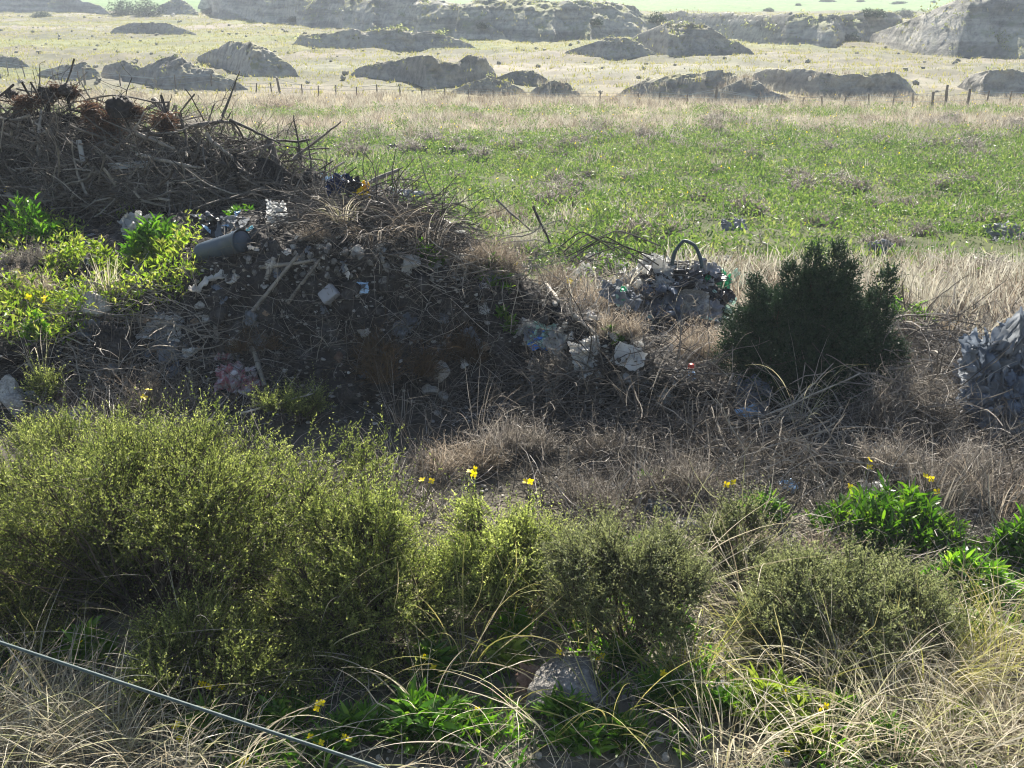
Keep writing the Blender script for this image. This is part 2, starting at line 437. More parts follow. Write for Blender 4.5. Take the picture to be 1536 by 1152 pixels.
M['greywood'] = wood_mat('weathered_wood', (.2, .18, .15), (.36, .33, .28), 18)
M['stem'] = wood_mat('shrub_stem', (.05, .04, .03), (.13, .105, .08))
M['post'] = wood_mat('fence_post_wood', (.13, .11, .09), (.22, .2, .17), 12)
M['wire'] = solid_mat('galvanised_wire', [(.3, .34, .34), (.5, .54, .54)], 30, .35, .5, 0, metal=.7)
M['cable'] = solid_mat('green_grey_cable', [(.035, .055, .055), (.08, .11, .11)], 40, .6, .25, 0)
M['stone'] = solid_mat('grey_stone', [(.22, .2, .18), (.36, .34, .3), (.5, .47, .42)], 9, .9, .15, .8, .02, fine=60)
M['concrete'] = solid_mat('broken_concrete', [(.25, .24, .22), (.4, .38, .34), (.52, .5, .46)], 7, .9, .15, .9, .02, fine=70)
M['brick'] = solid_mat('red_brick', [(.12, .07, .05), (.18, .115, .085), (.28, .21, .165)], 10, .9, .15, .7, .015, fine=60)
M['white'] = solid_mat('white_plastic', [(.42, .42, .4), (.62, .62, .6), (.76, .76, .74)], 5, .5, .35, .25, .01, transl=.55)
M['whitecloth'] = solid_mat('grimy_white_cloth', [(.42, .4, .36), (.66, .64, .6), (.78, .77, .74)], 6, .8, .15, .5, .01, transl=.35)
M['greycloth'] = solid_mat('grey_tarpaulin', [(.13, .14, .15), (.24, .26, .285), (.4, .42, .45)], 4, .6, .3, .4, .01, transl=.4)
M['bluegrey'] = solid_mat('blue_grey_cloth', [(.08, .1, .13), (.17, .2, .245), (.3, .34, .39)], 5, .75, .2, .4, .01, transl=.3)
M['black'] = solid_mat('black_plastic', [(.012, .012, .014), (.03, .03, .033)], 6, .35, .5, .3, .01)
M['navy'] = solid_mat('navy_cloth', [(.01, .015, .04), (.03, .05, .12)], 6, .7, .2, .3, .01)
M['pipe'] = solid_mat('grey_plastic_pipe', [(.02, .034, .05), (.032, .052, .074), (.06, .075, .09)], 4, .5, .4, .15, .005)
M['blue'] = solid_mat('bright_blue_film', [(.03, .16, .6), (.08, .3, .75)], 6, .4, .4, .2, .01)
M['paleblue'] = solid_mat('pale_blue_card', [(.3, .5, .72), (.55, .7, .85)], 9, .5, .3, .2, .01)
M['cyan'] = solid_mat('cyan_film', [(.1, .5, .62), (.3, .68, .75)], 8, .4, .4, .2, .01)
M['green'] = solid_mat('green_film', [(.01, .3, .12), (.03, .45, .2)], 6, .4, .4, .2, .01, transl=.2)
M['mint'] = solid_mat('pale_green_film', [(.45, .7, .58), (.62, .8, .7)], 6, .4, .4, .2, .01, transl=.2)
M['redwhite'] = solid_mat('red_stained_cloth', [(.5, .46, .46), (.55, .5, .5), (.36, .1, .12), (.5, .46, .47)], 12, .8, .15, .4, .01)
M['red'] = solid_mat('red_plastic', [(.45, .04, .03), (.6, .09, .06)], 12, .5, .4, .1)
M['yellowp'] = solid_mat('yellow_plastic', [(.8, .55, .01), (.85, .62, .02)], 5, .4, .4, .15, .01, transl=.25)
M['paleyellow'] = solid_mat('pale_yellow_film', [(.7, .62, .2), (.78, .7, .32)], 5, .5, .3, .2, .01, transl=.2)
M['card'] = solid_mat('brown_card', [(.25, .18, .12), (.38, .28, .2)], 6, .85, .15, .3, .01)
M['slate'] = solid_mat('grey_panel', [(.22, .22, .23), (.32, .32, .33)], 7, .7, .25, .3, .01)
M['cork'] = wood_mat('charred_knot', (.02, .018, .016), (.07, .06, .055), 25)
M['rubble'] = solid_mat('grey_rubble', [(.11, .105, .1), (.2, .19, .175), (.33, .315, .29)], 14, .95, .1, .8, .02, fine=60)
# ------------------------------------------------------------------ terrain
def smooth(a, b, x):
    t = np.clip((x - a) / (b - a), 0, 1); return t * t * (3 - 2 * t)

def ground_h(x, y):
    x, y = np.asarray(x, float), np.asarray(y, float)
    z = np.interp(y, [-50, 9.3, 11, 17, 28, 38, 110, 160, 3000], [0, 0, -.12, -.6, -1.1, -1.5, -1.5, -1.3, 12])
    p = np.stack([x, y, 0 * x], -1).reshape(-1, 3)
    a = np.interp(y, [2, 9, 20, 45, 90, 120], [.04, .05, .1, .1, .28, .3])
    z = z + (a.ravel() * fbm(p, .25, 3, 2)).reshape(x.shape) + (np.interp(y, [0, 12, 30, 60], [.03, .04, .03, .0]).ravel() * fbm(p, 1.9, 3, 5)).reshape(x.shape)
    z = z + (np.interp(y, [42, 50, 80, 120], [0, .12, .16, .0]).ravel() * fbm(p, .7, 3, 8)).reshape(x.shape)
    return z

TERR = []
def terr_add(v, q): TERR.append((v, q))
BVH = [None]
def terr_build():
    vs, fs, n = [], [], 0
    for v, q in TERR:
        vs += [tuple(c) for c in v]; fs += [tuple(int(i) + n for i in f) for f in q]; n += len(v)
    BVH[0] = BVHTree.FromPolygons(vs, fs)
def hit(px, py):
    d = ray(px, py)
    h = BVH[0].ray_cast(Vector(CAM), Vector(d))
    return (np.array(h[0]), np.array(h[1])) if h[0] is not None else (at_z(px, py, 0), np.array([0, 0, 1.]))
def zat(x, y):
    h = BVH[0].ray_cast(Vector((x, y, 40)), Vector((0, 0, -1)))
    return h[0].z if h[0] is not None else 0.0
def drop(xy):
    return np.array([[x, y, zat(x, y)] for x, y in xy])
def hits(px, py):
    return np.array([hit(a, b)[0] for a, b in zip(px, py)])

def grid_quads(r, c):
    i = np.arange(r - 1)[:, None] * c + np.arange(c - 1)[None]; i = i.ravel()
    return np.stack([i, i + 1, i + c + 1, i + c], -1)

# the ground: one fan-shaped sheet out to beyond the horizon of the picture
def build_ground():
    ys = np.concatenate([np.linspace(-6, 2, 16, endpoint=False), 2 * 1.0125 ** np.arange(0, 500)])
    ys = np.concatenate([ys[ys < 950], [1000, 1150]]); us = np.linspace(-1, 1, 360); us = us * (.55 + .45 * us ** 2)
    Y, U = np.meshgrid(ys, us, indexing='ij')
    X = U * (np.abs(Y) * 1.35 + 9)
    Z = ground_h(X, Y)
    v = np.stack([X, Y, Z], -1).reshape(-1, 3); q = grid_quads(len(ys), len(us))
    g = G().add(v, q); me = g.mesh('ground', True)
    # what covers the soil where (bare dirt, weed-covered soil, straw, pasture, far crop field)
    dirt, weed, straw, past, pale, crop = [np.array(c) for c in ((.19, .17, .145), (.06, .07, .03), (.24, .21, .14), (.122, .117, .088), (.205, .193, .168), (.12, .19, .075))]
    x, y = v[:, 0], v[:, 1]
    p = np.stack([x, y, 0 * x], -1); n1 = fbm(p, .18, 3, 11); n2 = fbm(p, .05, 3, 14); n3 = fbm(p * np.array([.35, 1.6, 1]), .06, 3, 19)
    yy = y + n1 * np.interp(y, [5, 20, 60], [.5, 2.5, 5])
    c = dirt[None] + 0 * p
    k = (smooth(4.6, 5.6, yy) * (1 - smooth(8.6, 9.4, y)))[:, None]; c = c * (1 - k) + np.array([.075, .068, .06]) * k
    for col, a, b in ((weed, 8.8, 10.5), (straw, 28, 31), (past, 42, 46), (crop, 150, 160)):
        k = smooth(a, b, yy if a < 100 else y)[:, None]; c = c * (1 - k) + col * k
    k = (smooth(.15, .7, n3) * smooth(42, 50, y) * (1 - smooth(140, 150, y)))[:, None] * .75; c = c * (1 - k) + pale * k
    k = (smooth(.2, .6, -n3) * smooth(42, 50, y) * (1 - smooth(140, 150, y)))[:, None] * .6; c = c * (1 - k) + np.array([.17, .185, .08]) * k
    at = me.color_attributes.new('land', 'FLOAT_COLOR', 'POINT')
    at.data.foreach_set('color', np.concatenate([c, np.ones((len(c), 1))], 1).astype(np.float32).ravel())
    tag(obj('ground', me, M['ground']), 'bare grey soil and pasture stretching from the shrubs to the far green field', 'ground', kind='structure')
    terr_add(v, q)
build_ground()

# the rubbish-strewn earth heap: a loft through foot, lip, crest and back lines
def lerp_rows(rows, n):                                    # rows: list of (C,3) control rows -> smooth (R,C,3)
    t = np.linspace(0, len(rows) - 1, n); R = np.stack(rows); out = []
    for a in t:
        i = min(int(a), len(rows) - 2); f = a - i
        p0, p1, p2, p3 = R[max(i - 1, 0)], R[i], R[i + 1], R[min(i + 2, len(rows) - 1)]
        cat = .5 * (2 * p1 + (p2 - p0) * f + (2 * p0 - 5 * p1 + 4 * p2 - p3) * f ** 2 + (3 * p1 - p0 - 3 * p2 + p3) * f ** 3)
        out.append(.5 * cat + .5 * (p1 + (p2 - p1) * f))
    return np.stack(out)

def build_heap():
    px = [-420, -150, 60, 200, 330, 430, 530, 640, 770, 900, 1010, 1090]
    foot = [620, 620, 625, 625, 625, 625, 625, 620, 620, 640, 640, 612]
    lip = [(575, .12), (570, .15), (548, .22), (500, .36), (425, .72), (388, .93), (392, .95), (402, .86), (455, .58), (526, .42), (585, .22), (604, -.0)]
    crest = [(520, .35), (520, .35), (500, .42), (440, .6), (378, .88), (345, 1.02), (297, 1.2), (325, 1.06), (425, .66), (505, .48), (572, .26), (598, .02)]
    back = [(.55, 10.3), (.6, 10.3), (.68, 10.4), (.7, 10.3), (.72, 10.3), (.75, 10.2), (.5, 9.9), (.3, 9.3), (.2, 8.8), (.12, 8.2), (.0, 7.6), (-.06, 7.2)]
    bf = [13.5, 13.5, 13.5, 13.3, 13, 12.5, 11.5, 10.5, 9.8, 9, 8.2, 7.6]
    r = [np.array([at_z(p, y, -.08) for p, y in zip(px, foot)])]
    r.append(np.array([at_z(p, y, z) for p, (y, z) in zip(px, lip)]))
    r.append(np.array([at_z(p, y, z) for p, (y, z) in zip(px, crest)]))
    def zD(p, z, D):
        c = D * CP - (z - CAM_Z) * SP; return [(p - 768) / FPX * c, D, z]
    r.append(np.array([zD(p, z, D) for p, (z, D) in zip(px, back)]))
    r.append(np.array([zD(p, float(ground_h(np.array([0.]), np.array([D]))[0]) - .12, D) for p, D in zip(px, bf)]))
    R = lerp_rows(r, 190)                                   # rows along depth
    R = np.transpose(lerp_rows(list(np.transpose(R, (1, 0, 2))), 300), (1, 0, 2))
    v = R.reshape(-1, 3)
    e = np.ones(R.shape[:2]); e[:12] *= np.linspace(0, 1, 12)[:, None]; e[-12:] *= np.linspace(1, 0, 12)[:, None]; e = e.ravel()
    nrm = np.cross(np.gradient(R, axis=1), np.gradient(R, axis=0)).reshape(-1, 3); nrm = unit(nrm); nrm *= np.sign(nrm[:, 2:3] + 1e-6)
    v = v + nrm * (e * (.08 * fbm(v, 2.2, 3, 31) + .045 * fbm(v, 7, 3, 35, .5, True) + .028 * np.maximum(fbm(v, 22, 2, 38), 0)))[:, None]
    q = grid_quads(190, 300)
    me = G().add(v, q).mesh('earth_heap', True)
    tag(obj('earth_heap', me, M['heap']), 'dark earth heap strewn with rubbish, sticks and rubble in front of the field', 'earth heap', kind='structure')
    terr_add(v, q)
build_heap()
terr_build()

# spoil mounds: foot line and silhouette line give the front; a real depth and a gentler rear follow from the height
def on_plain(px, py):                # where a pixel's ray meets the open ground, mounds ignored
    return at_z(px, py, -1.5)

def mound(name, label, cat, base, crest, m, depth=1.05, rear=2.2, nb=.34, kind='structure', nx=130, plain=True):
    x0, x1 = max(base[0][0], crest[0][0]), min(base[-1][0], crest[-1][0])
    xs = np.linspace(x0, x1, nx); b = np.interp(xs, *zip(*base)); c = np.interp(xs, *zip(*crest))
    ease = np.minimum(1, np.minimum(np.arange(nx), np.arange(nx)[::-1]) / 6.0)
    F, Cc, B = [], [], []
    for x, yb, yc, e in zip(xs, b, c, ease):
        f = on_plain(x, yb) if plain else hit(x, yb)[0]
        yc = yb + (min(yc, yb - 1) - yb) * e
        h = .3
        for _ in range(12):
            D = f[1] + depth * h + .02; p = at_depth(x, yc, D); h = max(p[2] - f[2], .03)
        F.append(f - np.array([0, 0, .06])); Cc.append(p)
        k = p.copy(); k[1] += rear * h + .1; k[0] *= k[1] / p[1]; k[2] = float(ground_h(k[:1], k[1:2])[0]) - .15; B.append(k)
    F, Cc, B = np.array(F), np.array(Cc), np.array(B)
    F[:, 1] += .5 * np.maximum(Cc[:, 2] - F[:, 2], .1) * fbm(F * [1, 0, 0], .5, 3, 77) * ease; F[:, 2] = (ground_h(F[:, 0], F[:, 1]) if plain else np.array([zat(x, y) for x, y in F[:, :2]])) - .06
    hh = np.maximum(Cc[:, 2] - F[:, 2], .05)
    rows = 60; R = []
    for t in np.linspace(0, 1, rows):
        if t < .55:
            s = t / .55; w = s ** .9; p = F + (Cc - F) * w; p[:, 2] = F[:, 2] + (Cc[:, 2] - F[:, 2]) * (np.sin(s * PI / 2) * .45 + s * .55)
        else:
            s = (t - .55) / .45; p = Cc + (B - Cc) * s; p[:, 2] = B[:, 2] + (Cc[:, 2] - B[:, 2]) * (.5 + .5 * np.cos(PI * s)) ** .8
        R.append(p)
    R = np.stack(R); v = R.reshape(-1, 3)
    H = np.tile(hh, rows); e = np.repeat(np.sin(np.linspace(0, 1, rows) * PI) ** .5, nx) * np.tile(ease, rows)
    o = np.repeat(np.clip(1 - np.abs(np.linspace(0, 1, rows) - .55) * 0, 0, 1), nx)
    sc = 1 / np.maximum(np.median(hh), .4)
    d = nb * H * e * (.6 * fbm(v, 1.3 * sc, 4, 41) + .22 * fbm(v, 3.4 * sc, 4, 44, .55, True))
    v = v + np.stack([.4 * d, -.7 * d, .35 * d], -1)
    q = grid_quads(rows, nx)
    me = G().add(v, q).mesh(name, True)
    tag(obj(name, me, m), label, cat, kind=kind)
    terr_add(v, q); return v

def mounds():
    bk, mo = M['bank'], M['mound']
    S = lambda *a, **k: mound(*a, **k)
    S('hill', 'grassy hill slope in the upper corner beyond the pasture', 'hill', [(-160, 22), (60, 21), (172, 23)], [(-160, -14), (0, -10), (60, -8), (110, -2), (150, 9), (172, 21)], bk)
    S('hill', 'small grey spoil hill beside the dark tree under the green bank', 'hill', [(228, 24), (300, 25)], [(228, 22), (240, 8), (262, -3), (280, 2), (300, 22)], bk)
    S('hill', 'long quarry bank with pale chalky foot at the top of the view', 'hill', [(295, 12), (330, 28), (500, 43), (640, 56), (765, 62)], [(295, -10), (420, -16), (560, -16), (640, -6), (700, 12), (740, 40), (765, 58)], bk, depth=1.55, nx=260)
    S('hill', 'broad quarry bank with scrub on its face behind the pale dirt flat', 'hill', [(680, 60), (850, 62), (1000, 56)], [(680, 10), (720, -2), (790, -1), (850, 3), (910, 3), (950, 12), (980, 26), (1000, 48)], bk, depth=1.55, nx=220)
    S('hill', 'low flat-topped quarry bank below the far green field', 'hill', [(980, 48), (1060, 56), (1180, 70), (1240, 72), (1300, 62), (1360, 60)], [(980, 22), (1016, 18), (1100, 21), (1200, 23), (1290, 21), (1335, 20), (1360, 26)], bk, depth=1.4, nx=220)
    S('hill', 'tall quarry hill with a pale cliff face in the upper corner', 'hill', [(1300, 62), (1380, 80), (1440, 86), (1540, 88), (1680, 90)], [(1300, 54), (1340, 40), (1400, 15), (1440, -2), (1500, -22), (1680, -40)], bk, depth=1.55, nx=260)
    terr_build()
    L = 'spoil mound'
    S('mound', 'long low spoil mound with dark face before the pale quarry foot', L, [(435, 69), (540, 76), (650, 74), (718, 73)], [(435, 62), (452, 52), (500, 50), (522, 43), (548, 49), (590, 42), (620, 51), (648, 48), (690, 60), (718, 71)], mo)
    S('mound', 'faint low rise in the pasture behind the twin spoil mounds', L, [(165, 48), (300, 56)], [(165, 44), (200, 34), (250, 35), (280, 44), (300, 53)], mo)
    S('mound', 'rounded spoil mound with smooth dark face before the ridged one', L, [(843, 81), (915, 87), (990, 85)], [(843, 79), (870, 70), (905, 59), (925, 56), (950, 62), (975, 75), (990, 83)], mo)
    S('mound', 'ridged spoil mound with sunlit rim before the low quarry bank', L, [(930, 74), (1000, 84), (1060, 83), (1135, 82)], [(930, 68), (960, 50), (1000, 35), (1040, 34), (1070, 47), (1100, 61), (1135, 80)], mo)
    S('mound', 'peaked twin spoil mound with sunlit shoulder behind the brushwood', L, [(290, 92), (380, 116), (450, 115)], [(290, 88), (330, 70), (350, 62), (380, 65), (410, 78), (432, 95), (450, 112)], mo)
    S('mound', 'wide dark spoil mound behind the brushwood pile', L, [(145, 116), (250, 130), (330, 136), (372, 133)], [(145, 112), (158, 98), (185, 92), (215, 101), (240, 90), (262, 82), (290, 95), (320, 108), (372, 131)], mo)
    S('mound', 'low crumbling spoil mound at the foot of the wide dark one', L, [(55, 113), (110, 120), (155, 121)], [(55, 109), (100, 96), (130, 94), (155, 114)], mo)
    S('mound', 'low grey spoil mound cut by the edge above the charred knots', L, [(-60, 98), (48, 104)], [(-60, 80), (0, 82), (25, 86), (48, 102)], mo)
    S('mound', 'double-topped dark spoil mound in the middle of the pasture', L, [(522, 113), (600, 122), (640, 133), (700, 128), (750, 118)], [(522, 110), (545, 98), (590, 91), (625, 83), (650, 89), (680, 96), (700, 84), (722, 84), (750, 112)], mo)
    S('mound', 'furrowed spoil mound in front of the double-topped one', L, [(672, 141), (740, 144), (790, 141)], [(672, 139), (700, 126), (730, 117), (760, 122), (790, 138)], mo)
    S('mound', 'low rubbly mound behind the small dome-shaped mound', L, [(740, 122), (825, 124)], [(740, 118), (770, 107), (800, 105), (825, 122)], mo)
    S('mound', 'small smooth dome-shaped mound by the fence line', L, [(793, 142), (830, 146), (872, 144)], [(793, 140), (810, 126), (830, 121), (850, 125), (872, 142)], mo)
    S('mound', 'flat-topped dark mound behind the pointed earth cone', L, [(925, 142), (1000, 146), (1110, 146)], [(925, 140), (965, 121), (1000, 112), (1040, 110), (1075, 108), (1110, 113)], mo)
    S('mound', 'scooped-out pit wall with deep shade beside the pointed earth cone', L, [(1120, 126), (1180, 140), (1230, 147), (1290, 148), (1340, 144), (1378, 142)], [(1120, 113), (1150, 104), (1200, 103), (1230, 110), (1260, 113), (1300, 113), (1340, 108), (1357, 118), (1378, 140)], mo)
    S('mound', 'pointed earth cone with one bright flank by the fence', L, [(1060, 151), (1120, 152), (1190, 151)], [(1060, 149), (1085, 131), (1118, 116), (1135, 122), (1155, 136), (1190, 149)], mo, nb=.14)
    S('mound', 'dark spoil mound behind the fence at the edge', L, [(1436, 129), (1480, 142), (1540, 143), (1640, 143)], [(1436, 124), (1455, 112), (1480, 107), (1536, 105), (1640, 106)], mo)
    S('mound', 'low dark pile of soil and waste under the scattered white rubbish', L, [(905, 474), (1000, 482), (1100, 470)], [(905, 465), (940, 425), (985, 402), (1045, 404), (1080, 428), (1100, 462)], M['heap'], nb=.5, plain=False)
    # added core: stops see-through, its dark soil stands in for shade inside the brushwood
    S('mound', 'added dark soil core standing in for the shaded inside of the brushwood pile', L, [(-160, 312), (0, 312), (200, 310), (380, 308), (500, 300)], [(-160, 170), (60, 168), (180, 182), (240, 196), (320, 222), (400, 240), (450, 268), (500, 292)], M['heap'], depth=.7, rear=1.2, plain=False)
    terr_build()
mounds()
# ------------------------------------------------------------------ plants
def hemi(n, rng, zmin=-.1):
    d = unit(rng.normal(size=(n * 3, 3))); d = d[d[:, 2] > zmin]
    while len(d) < n: d = np.concatenate([d, d])
    return d[:n]

def sprigs(g, pos, d, sl, m, lL, lW, rng, spread=.8, stem=None, light=.35):
    n = len(pos); t = (np.arange(m) + .6) / m
    sl = np.broadcast_to(sl, n)
    bend = rng.normal(0, .25, (n, 3)) * sl[:, None]
    c = pos[:, None] + d[:, None] * (sl[:, None] * t)[..., None] + bend[:, None] * (t ** 2)[None, :, None]
    dd = unit(d[:, None] * .75 + spread * unit(rng.normal(size=(n, m, 3))))
    r = np.clip(rng.random((n, 1)) * .5 + rng.random((n, m)) * (.5 - light) + light * t[None] ** 2, 0, 1)
    L = lL * rng.uniform(.6, 1.2, (n, m)) * (1.15 - .5 * t[None])
    leaves(g, c.reshape(-1, 3), dd.reshape(-1, 3), L.ravel(), L.ravel() * (lW / lL), rng, rnd=r.ravel())
    if stem is not None:
        P = np.stack([pos, pos + d * sl[:, None] * .5 + bend * .25, pos + d * sl[:, None] * .95 + bend * .9], 1)
        ribbons(stem, P, .0035, rng)

def stems_to(g, base_r, pts, r0, rng, k=4, zb=0.0):
    n = len(pts); a = rng.random(n) * 2 * PI; q = np.sqrt(rng.random(n)) * base_r
    b = np.stack([np.cos(a) * q, np.sin(a) * q, np.full(n, zb)], -1)
    b[:, :2] += pts[:, :2] * .12
    t = np.linspace(0, 1, 7)[None, :, None]
    m = b + (pts - b) * np.array([.55, .55, .4]) + rng.normal(0, .05, (n, 3)) * np.linalg.norm(pts - b, axis=1)[:, None]
    P = b[:, None] * (1 - t) ** 2 + 2 * m[:, None] * t * (1 - t) + pts[:, None] * t ** 2
    P[:, 1:-1] += rng.normal(0, .008, P[:, 1:-1].shape)
    tubes(g, P, (np.linspace(1, .3, 7)[None] * r0 * rng.uniform(.5, 1.2, (n, 1))), k, rng)

def sage_shrub(rx, ry, h, n, rng, sl=.125, m=17, lL=.021, lW=.008, gap=.1, lump=.38, up=.55, bare=0.0, hollow=False, nc=None, flat=.75):
    # sprigs gathered into many branch clusters with gaps between them
    f, s = G(), G(); sd_ = int(rng.integers(999)); nc = nc or max(14, n // 34)
    d = hemi(nc, rng, -.2); lm = 1 + lump * fbm(d, 1.7, 3, sd_)
    r = np.where(rng.random(nc) < .25, rng.uniform(.3, .8, nc), rng.uniform(.78, 1.0, nc)) * lm
    zz = np.sign(d[:, 2]) * np.abs(d[:, 2]) ** flat
    cc = np.stack([d[:, 0] * rx * r, d[:, 1] * ry * r, h * gap + np.maximum(zz, -.15) * h * (.86 - gap) * r], -1)
    k = cc[:, 2] > bare * h
    if hollow:                                               # an open dark hollow low on the near side
        u = ((cc[:, 0] + .05 * rx) / (.62 * rx)) ** 2 + ((cc[:, 2] - .3 * h) / (.3 * h)) ** 2
        k &= ~((u < 1) & (cc[:, 1] < -.1 * ry))
    cc, d = cc[k], d[k]; nc = len(cc); j = rng.integers(0, nc, n)
    cr = min(rx, ry, h) * rng.uniform(.13, .27, nc)
    off = rng.normal(0, .55, (n, 3)) * cr[j][:, None]
    p = cc[j] + off; p[:, 2] = np.maximum(p[:, 2], .03)
    cd = unit(d * .5 + np.array([0, 0, up]) + rng.normal(0, .25, (nc, 3)))
    dr = unit(cd[j] + off / cr[j][:, None] * .35 + rng.normal(0, .22, (n, 3)))
    L = sl * rng.uniform(.5, 1.35, n); q = rng.random(n) < .1; L[q] *= 1.8
    sprigs(f, p, dr, L, m, lL, lW, rng, stem=s)
    stems_to(s, min(rx, ry) * .22, cc, .005 + .004 * h, rng)
    e = rng.integers(0, n, n // 6); P = np.stack([cc[j[e]] * np.array([.9, .9, .85]), (cc[j[e]] + p[e]) / 2, p[e]], 1); tubes(s, P, .0022, 3, rng)
    return f, s

def plume_shrub(plumes, n, rng, sl=.075, m=12, lL=.022, lW=.011):
    f, s = G(), G(); P = []
    w = np.array([pl[4] * np.linalg.norm(np.array(pl[1]) - pl[0]) for pl in plumes]); w /= w.sum()
    for (b, t, *_r, rad), k in zip([(np.array(p[0], float), np.array(p[1], float), 0, 0, p[4]) for p in plumes], (w * n).astype(int)):
        u = rng.random(k) ** .8; prof = (np.sin(PI * np.clip(u * .75 + .22, 0, 1)) ** .8) * rad
        a = rng.random(k) * 2 * PI; q = np.sqrt(rng.random(k)) ; q = np.where(rng.random(k) < .6, .75 + .3 * q, q)
        c = b + (t - b) * u[:, None] + rng.normal(0, .012, (k, 3)); lum = 1 + .35 * noise(np.stack([np.cos(a) * 1.5, np.sin(a) * 1.5, u * 7], -1), 1, int(rng.integers(99)))
        o = np.stack([np.cos(a), np.sin(a), 0 * a], -1)
        pos = c + o * (q * prof * lum)[:, None]
        d = unit(o * .55 + unit(t - b) * .9 + rng.normal(0, .28, (k, 3)))
        sprigs(f, pos, d, sl * rng.uniform(.6, 1.3, k), m, lL, lW, rng, .7, light=.3)
        P.append(pos[:2])
        branch = np.stack([b + (t - b) * x for x in np.linspace(0, .9, 7)])[None] + rng.normal(0, .008, (1, 7, 3))
        tubes(s, branch, np.linspace(.016, .004, 7)[None], 5, rng)
    P = np.concatenate(P); stems_to(s, .1, P, .006, rng)
    return f, s

def twig_ball(rx, ry, h, n, rng, w=.004, seeds=2, crook=.26, lumps=.5, sub=5):
    # a scraggly dry shrub: several tufts of crooked twigs leaning apart, with finer side twigs and seed husks
    g = G()
    for i in range(sub):
        k = max(n // sub, 8); a = rng.random() * 6.3; q = .55 * math.sqrt(rng.random()) if sub > 1 else 0
        o = np.array([math.cos(a) * q * rx, math.sin(a) * q * ry, 0]); s_ = rng.uniform(.5, .85) if sub > 1 else 1
        d = hemi(k, rng, -.05); d = unit(d + np.array([math.cos(a) * q, math.sin(a) * q, .35])); lm = (1 + lumps * fbm(d, 2.2, 3, int(rng.integers(999)))) * rng.uniform(.4, 1.1, k)
        tip = np.stack([d[:, 0] * rx, d[:, 1] * ry, d[:, 2] * h], -1) * lm[:, None] * s_; tip[:, 2] = np.maximum(tip[:, 2], .02)
        b = tip * rng.uniform(0, .5, k)[:, None] * np.array([.8, .8, .5]) + rng.normal(0, .04, (k, 3)) * np.array([rx, ry, 0]) * 2; L = np.linalg.norm(tip - b, axis=1)
        P = walk_paths(b + o, tip - b, L, 5, rng, crook); P[:, :, 2] = np.maximum(P[:, :, 2], .005)
        ribbons(g, P, w * rng.uniform(.6, 1.8, k), rng)
        m = int(k * 1.7); j = rng.integers(0, k, m); b2 = P[j, rng.integers(2, 6, m)]
        P2 = walk_paths(b2, d[j] + rng.normal(0, .8, (m, 3)), L[j] * rng.uniform(.15, .45, m), 3, rng, crook)
        ribbons(g, P2, w * .8, rng)
        if seeds:
            kk = m * seeds; jj = rng.integers(0, m, kk)
            leaves(g, P2[jj, rng.integers(1, 4, kk)] + rng.normal(0, .006, (kk, 3)), rng.normal(size=(kk, 3)), w * 3.0, w * 1.5, rng)
    return g

def leafy(rx, ry, h, n, rng, L=.1, W=.02, nl=11, base=None, flop=1.0):
    g = G(); a = rng.random(n) * 2 * PI; q = np.sqrt(rng.random(n))
    xy = np.stack([np.cos(a) * q * rx, np.sin(a) * q * ry], -1)
    z0 = np.zeros(n) if base is None else np.array([zat(base[0] + x, base[1] + y) - base[2] for x, y in xy])
    lift = h * (1 - q ** 2) * rng.uniform(.2, 1, n)
    b = np.stack([xy[:, 0], xy[:, 1], z0 + lift], -1)
    B = np.repeat(b, nl, 0); N = len(B); B[:, 2] -= rng.uniform(0, 1, N) * np.repeat(lift, nl) * .5
    P = bend_paths(B, rng.random(N) * 2 * PI, L * rng.uniform(.55, 1.25, N), rng.uniform(.05, .7, N), rng.uniform(.7, 1.7, N) * flop, 4, rng, .2)
    r = np.clip(np.repeat(rng.random(n), nl) * .5 + rng.random(N) * .5, 0, 1)
    ribbons(g, P, W * rng.uniform(.6, 1.25, N), rng, 'lance', .5, rnd=r)
    sb = b.copy(); sb[:, 2] = z0
    ribbons(g, np.stack([sb, (sb + b) / 2 + rng.normal(0, .01, b.shape), b], 1), .006, rng, 'even')
    return g

def tussock(n, rng, L=.7, r=.07, w=.006, a1=(1.2, 2.6), curl=.12, az=None, azs=1.0, a0=(.0, .8)):
    a = rng.random(n) * 2 * PI if az is None else rng.normal(az, azs, n)
    q = np.sqrt(rng.random(n)) * r
    b = np.stack([np.cos(a) * q, np.sin(a) * q, -.01 + 0 * q], -1)
    e = rng.uniform(*a1, n); k = rng.random(n) < curl; e[k] += rng.uniform(1, 3, k.sum())
    P = bend_paths(b, a, L * rng.uniform(.45, 1.2, n), rng.uniform(*a0, n), e, 12, rng, .22, rng.uniform(.8, 1.8))
    kk = np.where(rng.random(n) < .3)[0]
    for i in kk:                                             # broken blades: a sharp kink
        j = int(rng.integers(4, 10)); P[i, j:] = P[i, j] + (P[i, j:] - P[i, j]) @ np.array(Matrix.Rotation(rng.uniform(.6, 1.6), 3, unit(rng.normal(size=3)))).T
    P[:, :, 2] = np.where(P[:, :, 2] < .01, .01 + .02 * rng.random(P.shape[:2]), P[:, :, 2])
    g = G(); ribbons(g, P, w * rng.uniform(.5, 1.3, n), rng, 'taper', .6); return g

def base_at(px, py):
    return hit(px, py)[0]

